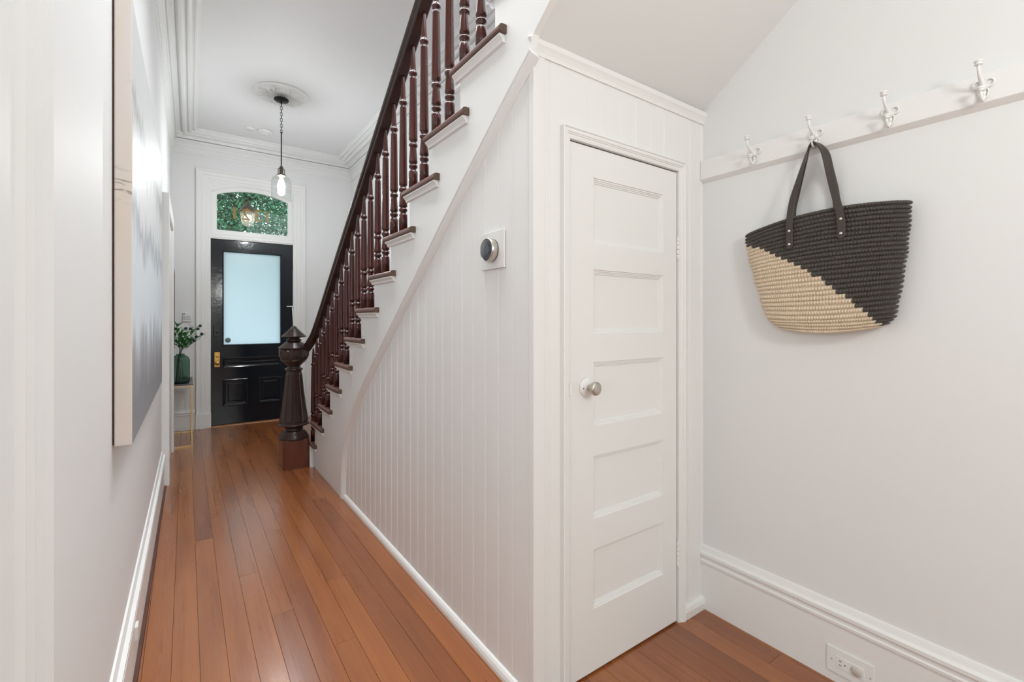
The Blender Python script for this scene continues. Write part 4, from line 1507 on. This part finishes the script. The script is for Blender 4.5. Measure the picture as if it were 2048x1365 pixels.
# rounded strap ends on the bag face with rivets
for (yy, zz) in (FA, FB):
    b = MB()
    rr = 0.01125
    pts = [(yy + rr, zz + 0.001), (yy + rr, zz - 0.004)] + [(yy + rr * math.cos(a), zz - 0.004 - rr * 0.8 * math.sin(a)) for a in [PI * k / 10 for k in range(1, 10)]] + [(yy - rr, zz - 0.004), (yy - rr, zz + 0.001)]
    b.prism(pts, XFRONT - 0.0023, XFRONT + 0.0015)
    sub(b, 'strap_end', LEATHER, h1)
    for dz in (0.004, 0.052):
        rv = MB().lathe([(0.0045, 0), (0.0050, 0.001), (0.0040, 0.0022), (0.0001, 0.0026)], n=16)
        rv.xf(Matrix.Translation((XFRONT - 0.002, yy, zz + dz)) @ Matrix.Rotation(-PI / 2, 4, 'Y'))
        sub(rv, 'rivet', mat('rivet_metal', (0.75, 0.72, 0.62), 0.25, metal=1.0) if 'rivet_metal' not in bpy.data.materials else bpy.data.materials['rivet_metal'], h1)
p2 = handle_path(BX + 0.020, 0, hx0 + 0.006, FA[0] + 0.012, FA[1] + 0.06, FB[0] + 0.030, FB[1] + 0.06)
p2 = [(x, y, z, tw * 0.8 + 0.15) for x, y, z, tw in p2]
sub(strap(interp(p2), 0.0225, 0.0030, 'handle', 0), 'handle', LEATHER, bag)

# ------------------------------------------------------------------ outlets, keypad
XO = XR - 0.016
ol = thing('wall_outlet', 'horizontal white outlet plate with a round cover in the right baseboard', 'outlet', (XO, 0.625, 0.08))
b = MB().prism([(0.557, 0.0), (0.557, 0.0)][:0] + [(0.553, 0.034), (0.690, 0.034), (0.690, 0.121), (0.553, 0.121)], XO - 0.005, XO)
pl = sub(b, 'cover_plate', TRIM, ol, bevel=0.002)
sub(MB().box(XO - 0.0065, XO - 0.004, 0.580, 0.660, 0.058, 0.097), 'receptacle', TRIM, ol, bevel=0.0008)
for (ya, za) in ((0.648, 0.084), (0.648, 0.070)):
    sub(MB().box(XO - 0.0070, XO - 0.0064, ya - 0.004, ya + 0.004, za - 0.0009, za + 0.0009), 'slot', SLOT, ol)
sub(MB().lathe([(0.0022, 0), (0.0022, 0.0006), (0.0001, 0.0006)], n=12).xf(Matrix.Translation((XO - 0.0064, 0.634, 0.077)) @ Matrix.Rotation(-PI / 2, 4, 'Y')), 'slot', SLOT, ol)
sub(MB().lathe([(0.0155, 0), (0.0165, 0.002), (0.0150, 0.004), (0.0001, 0.0042)], n=28).xf(Matrix.Translation((XO - 0.0064, 0.601, 0.077)) @ Matrix.Rotation(-PI / 2, 4, 'Y')), 'socket_cover', CREAMPL, ol, label='round translucent socket cover')
for ya in (0.674, 0.563):
    sub(MB().lathe([(0.0026, 0), (0.0024, 0.0012), (0.0001, 0.0014)], n=12).xf(Matrix.Translation((XO - 0.005, ya, 0.078)) @ Matrix.Rotation(-PI / 2, 4, 'Y')), 'screw', NICKEL, ol)

XO2 = -0.154
ol2 = thing('wall_outlet', 'white outlet plate in the left baseboard with a plug in it', 'outlet', (XO2, 2.2, 0.1))
sub(MB().box(XO2 - 0.001, XO2 + 0.006, 2.10, 2.22, 0.085, 0.165).shear(), 'cover_plate', TRIM, ol2, bevel=0.001)
sub(MB().box(XO2 + 0.005, XO2 + 0.016, 2.13, 2.175, 0.10, 0.15).shear(), 'plug', WHITEPL, ol2, bevel=0.002)

kpd = thing('alarm_keypad', 'small white alarm keypad with button grid on the wall left of the front door', 'keypad', (0.01, YF, 1.29))
sub(MB().box(-0.030, 0.052, YF - 0.022, YF, 1.236, 1.336), 'case', WHITEPL, kpd, bevel=0.003)
for r_ in range(4):
    for c_i in range(4):
        x = -0.022 + c_i * 0.0165
        z = 1.300 - r_ * 0.0125
        sub(MB().box(x, x + 0.0125, YF - 0.0245, YF - 0.021, z - 0.0085, z), 'button', CREAMPL if False else GREYTXT if (r_ + c_i) < 0 else mat('keypad_button', (0.55, 0.56, 0.56), 0.5) if 'keypad_button' not in bpy.data.materials else bpy.data.materials['keypad_button'], kpd)
sub(MB().box(-0.024, -0.012, YF - 0.0235, YF - 0.021, 1.318, 1.328), 'indicator', SLOT, kpd)

# ------------------------------------------------------------------ console table, vase, mirror
tb = thing('console_table', 'low console table with gold metal frame and dark top beside the front door', 'table', (-0.05, 5.95, 0))
TX_0, TX_1, TY0, TY1, TZ = -0.13, 0.055, 5.575, 6.32, 0.62
sub(MB().box(TX_0 - 0.004, TX_1 + 0.004, TY0 - 0.004, TY1 + 0.004, TZ - 0.012, TZ), 'tabletop', GREYTOP, tb, bevel=0.002)
w_ = 0.012
for x, y in ((TX_0, TY0), (TX_1 - w_, TY0), (TX_0, TY1 - w_), (TX_1 - w_, TY1 - w_)):
    sub(MB().box(x, x + w_, y, y + w_, 0, TZ - 0.012), 'leg', GOLD, tb, bevel=0.001)
b = MB()
for zz in (0.0, TZ - 0.026):
    b = MB()
    b.box(TX_0 + w_, TX_1 - w_, TY0, TY0 + w_, zz, zz + w_)
    b.box(TX_0 + w_, TX_1 - w_, TY1 - w_, TY1, zz, zz + w_)
    b.box(TX_0, TX_0 + w_, TY0 + w_, TY1 - w_, zz, zz + w_)
    b.box(TX_1 - w_, TX_1, TY0 + w_, TY1 - w_, zz, zz + w_)
    sub(b, 'frame_rail', GOLD, tb, bevel=0.001)

VX, VY = -0.045, 5.70
vs_ = thing('glass_vase', 'dark green bottle-shaped glass vase on the console table', 'vase', (VX, VY, TZ))
vp = [(0.0001, 0.004), (0.060, 0.004), (0.072, 0.012), (0.074, 0.03), (0.074, 0.225), (0.068, 0.252), (0.052, 0.272), (0.034, 0.281), (0.030, 0.285), (0.030, 0.292), (0.034, 0.295)]
outer_ = [(r + (0.004 if 0 < i < 9 else 0.003 if i else 0), z - (0.004 if i < 2 else 0)) for i, (r, z) in enumerate(vp)]
sub(MB().lathe(outer_, VX, VY, TZ, n=40, cap=False), 'body', VASEGL, vs_)
sub(MB().lathe([(0.0001, 0.003), (0.070, 0.004), (0.072, 0.020), (0.060, 0.026), (0.0001, 0.022)], VX, VY, TZ, n=32), 'thick_base', mat('green_glass_base', (0.02, 0.055, 0.045), 0.1), vs_)

br = thing('leafy_branches', 'green leafy branches with dark round seed pods standing in the glass vase', 'plant', (VX, VY, TZ + 0.03))
rnd = random.Random(11)


def leaf(bm_, p, d, L, W):
    d = Vector(d).normalized()
    up = Vector((0, 0, 1))
    s = d.cross(up)
    s = s.normalized() if s.length > 1e-3 else Vector((1, 0, 0))
    n = s.cross(d)
    p = Vector(p)
    prof = [(0, 0.05), (0.25, 0.8), (0.5, 1.0), (0.75, 0.65), (1.0, 0.02)]
    v, f = [], []
    for i, (t, w) in enumerate(prof):
        c = p + d * (L * t) - n * (L * 0.18 * t * t)
        v += [c - s * (W * w / 2) + n * W * 0.12 * w, c, c + s * (W * w / 2) + n * W * 0.12 * w]
    for i in range(4):
        for k in range(2):
            f.append((i * 3 + k, i * 3 + k + 1, i * 3 + 4 + k, i * 3 + 3 + k))
    bm_.add(v, f, smooth=True)


targets = [(0.13, 0.06, 0.55), (0.06, 0.0, 0.52), (0.16, -0.02, 0.47), (-0.03, -0.03, 0.56), (0.01, 0.10, 0.50), (-0.07, 0.02, 0.50), (0.09, -0.05, 0.42)]
for (dx, dy, hz) in targets:
    a = rnd.random() * 6.28
    base = Vector((VX + 0.035 * math.cos(a), VY + 0.035 * math.sin(a), TZ + 0.03))
    neck = Vector((VX + rnd.uniform(-.014, .014), VY + rnd.uniform(-.014, .014), TZ + 0.29))
    tip = Vector((VX + dx, VY + dy, TZ + hz))
    mid = (neck + tip) / 2 + Vector((-dx * 0.12, -dy * 0.12, 0.02))
    pts = [base, base.lerp(neck, 0.5) + Vector((-0.006, 0.004, 0)), neck, mid, tip]
    P = [tuple(q) for q in pts]
    P = [q[:3] for q in interp([(*q, 0) for q in P], 4)]
    stem = sub(MB().tube(P, 0.0022, 6), 'stem', STEM, br)
    lb = MB()
    for k in range(11):
        t = 0.25 + 0.72 * k / 10
        q = neck.lerp(tip, t) + Vector((0, 0, 0.01))
        aa = k * 2.4 + rnd.random()
        d = Vector((math.cos(aa), math.sin(aa), 0.35)) * 0.8 + (tip - neck).normalized() * 0.6
        leaf(lb, q, d, rnd.uniform(0.065, 0.10), rnd.uniform(0.026, 0.038))
    leaf(lb, tip, (tip - neck) + Vector((0, 0, -0.1)), 0.07, 0.020)
    sub(lb, 'leaves', LEAF, br)
    for k in range(2):
        c = tip + Vector((rnd.uniform(-0.03, 0.035), rnd.uniform(-0.02, 0.02), rnd.uniform(-0.02, 0.03)))
        m_ = MB().ball(tuple(c), 0.0150, n=12)
        m_.tube([tuple(c), tuple(tip + Vector((0, 0, -0.03)))], 0.0014, 5)
        sub(m_, 'seed_pod', BERRY, br)

b = MB().ball((0.022, 6.06, TZ + 0.022), 0.024, n=16, sz=0.9)
b.tube([(0.0, 6.08, TZ + 0.010), (0.012, 6.05, TZ + 0.028), (0.034, 6.05, TZ + 0.030), (0.045, 6.075, TZ + 0.012)], 0.009, 10)
tag(b.build('ceramic_ornament', STONEW), 'small white knotted ceramic ornament behind the green vase', 'ornament')

mr_ = thing('wall_mirror', 'tall brown-framed mirror on the far left wall above the console table', 'mirror', (-0.12, 6.0, 1.4))
b = MB()
MX0, MX1 = -0.137, -0.100
for (ya, yb, za, zb) in ((5.70, 5.735, 0.95, 1.79), (6.265, 6.30, 0.95, 1.79), (5.735, 6.265, 0.95, 0.985), (5.735, 6.265, 1.755, 1.79)):
    b.box(MX0, MX1, ya, yb, za, zb)
sub(b, 'mirror_frame', MIRRORF, mr_, bevel=0.002)
sub(MB().box(MX0, MX0 + 0.015, 5.735, 6.265, 0.985, 1.755), 'mirror_glass', MIRROR, mr_)

# ------------------------------------------------------------------ outside: porch, lantern, trees
structure(MB().box(-3, 5, YF + 0.16, 8.4, -0.12, -0.02).build('floor_porch', PORCH))
tag(MB().box(-25, 25, 8.4, 40, -1.0, -0.9).build('front_garden', mat('garden_ground', (0.06, 0.09, 0.04), 0.9)), 'dark green ground beyond the porch', 'ground')
structure(MB().box(-3, 5, YF + 0.16, 8.2, 3.55, 3.65).build('ceiling_porch', TRIM))
LX, LYY, LZZ = 0.70, 7.35, 2.76
lan = thing('porch_lantern', 'bell-shaped porch lantern with dark metal cap seen through the transom, lit', 'lantern', (LX, LYY, LZZ))
b = MB().lathe([(0.010, 0.135), (0.024, 0.130), (0.030, 0.120), (0.028, 0.090), (0.042, 0.078), (0.050, 0.068), (0.074, 0.056), (0.092, 0.034), (0.100, 0.012), (0.112, 0.004), (0.114, -0.006), (0.104, -0.016), (0.090, -0.018), (0.0001, -0.010)], LX, LYY, LZZ, n=32)
b.tube([(LX, LYY, LZZ + 0.15), (LX, LYY, 3.55)], 0.005, 8)
sub(b, 'cap', BRONZE, lan)
sub(MB().lathe([(0.100, -0.016), (0.092, -0.040), (0.088, -0.080), (0.082, -0.130), (0.066, -0.175), (0.040, -0.205), (0.010, -0.215)], LX, LYY, LZZ, n=32, cap=False), 'glass_bell', MILKY, lan)
sub(MB().tube([(LX, LYY, LZZ - 0.01), (LX, LYY, LZZ - 0.225)], 0.006, 8), 'rod', BRONZE, lan)
b = MB()
for a in (0.4, 2.5, 4.6):
    b.lathe([(0.006, 0.0), (0.013, -0.02), (0.018, -0.05), (0.014, -0.075), (0.0001, -0.088)], LX + 0.032 * math.cos(a), LYY + 0.032 * math.sin(a), LZZ - 0.05, n=14)
sub(b, 'bulbs', LANTERNB, lan)


def tree(name, label, cx, cy, spread, n, seed, zlo, zhi):
    t = thing(name, label, 'tree', (cx, cy, -0.88))
    r = random.Random(seed)
    b = MB().tube([(cx, cy, -0.88), (cx, cy, 0.2), (cx + 0.1, cy, 1.0), (cx - 0.1, cy + 0.1, 3.0), (cx + 0.2, cy, 5.0)], [0.22, 0.20, 0.18, 0.13, 0.06], 12)
    for k in range(9):
        z = 1.2 + k * 0.42
        a = k * 2.1
        b.tube([(cx, cy, z), (cx + 0.8 * math.cos(a), cy + 0.6 * math.sin(a), z + 0.5), (cx + 1.7 * math.cos(a), cy + 1.1 * math.sin(a), z + 0.8)], [0.06, 0.04, 0.015], 6)
    sub(b, 'trunk', BARK, t)
    v, f = [], []
    clumps = [(r.uniform(cx - spread, cx + spread), r.gauss(cy, 0.45), r.uniform(zlo, zhi)) for _ in range(520)]
    for _ in range(n):
        c = clumps[int(r.random() * len(clumps))]
        p = Vector((r.gauss(c[0], 0.22), r.gauss(c[1], 0.22), r.gauss(c[2], 0.18)))
        d = Vector((r.uniform(-1, 1), r.uniform(-1, 1), r.uniform(-0.8, 0.4))).normalized()
        s = d.cross(Vector((r.uniform(-1, 1), r.uniform(-1, 1), r.uniform(-1, 1)))).normalized()
        L, W = r.uniform(0.045, 0.08), r.uniform(0.025, 0.038)
        o = len(v)
        v += [p, p + d * L * 0.5 + s * W * 0.5, p + d * L, p + d * L * 0.5 - s * W * 0.5]
        f.append((o, o + 1, o + 2, o + 3))
    b = MB().add(v, f)
    o = b.build('foliage', TREELEAF, recalc=False)
    o.parent = t
    o.location = -Vector(t.location)


tree('tree', 'leafy green tree beyond the porch, seen through the transom', 1.0, 10.8, 2.4, 118000, 5, 2.2, 5.2)
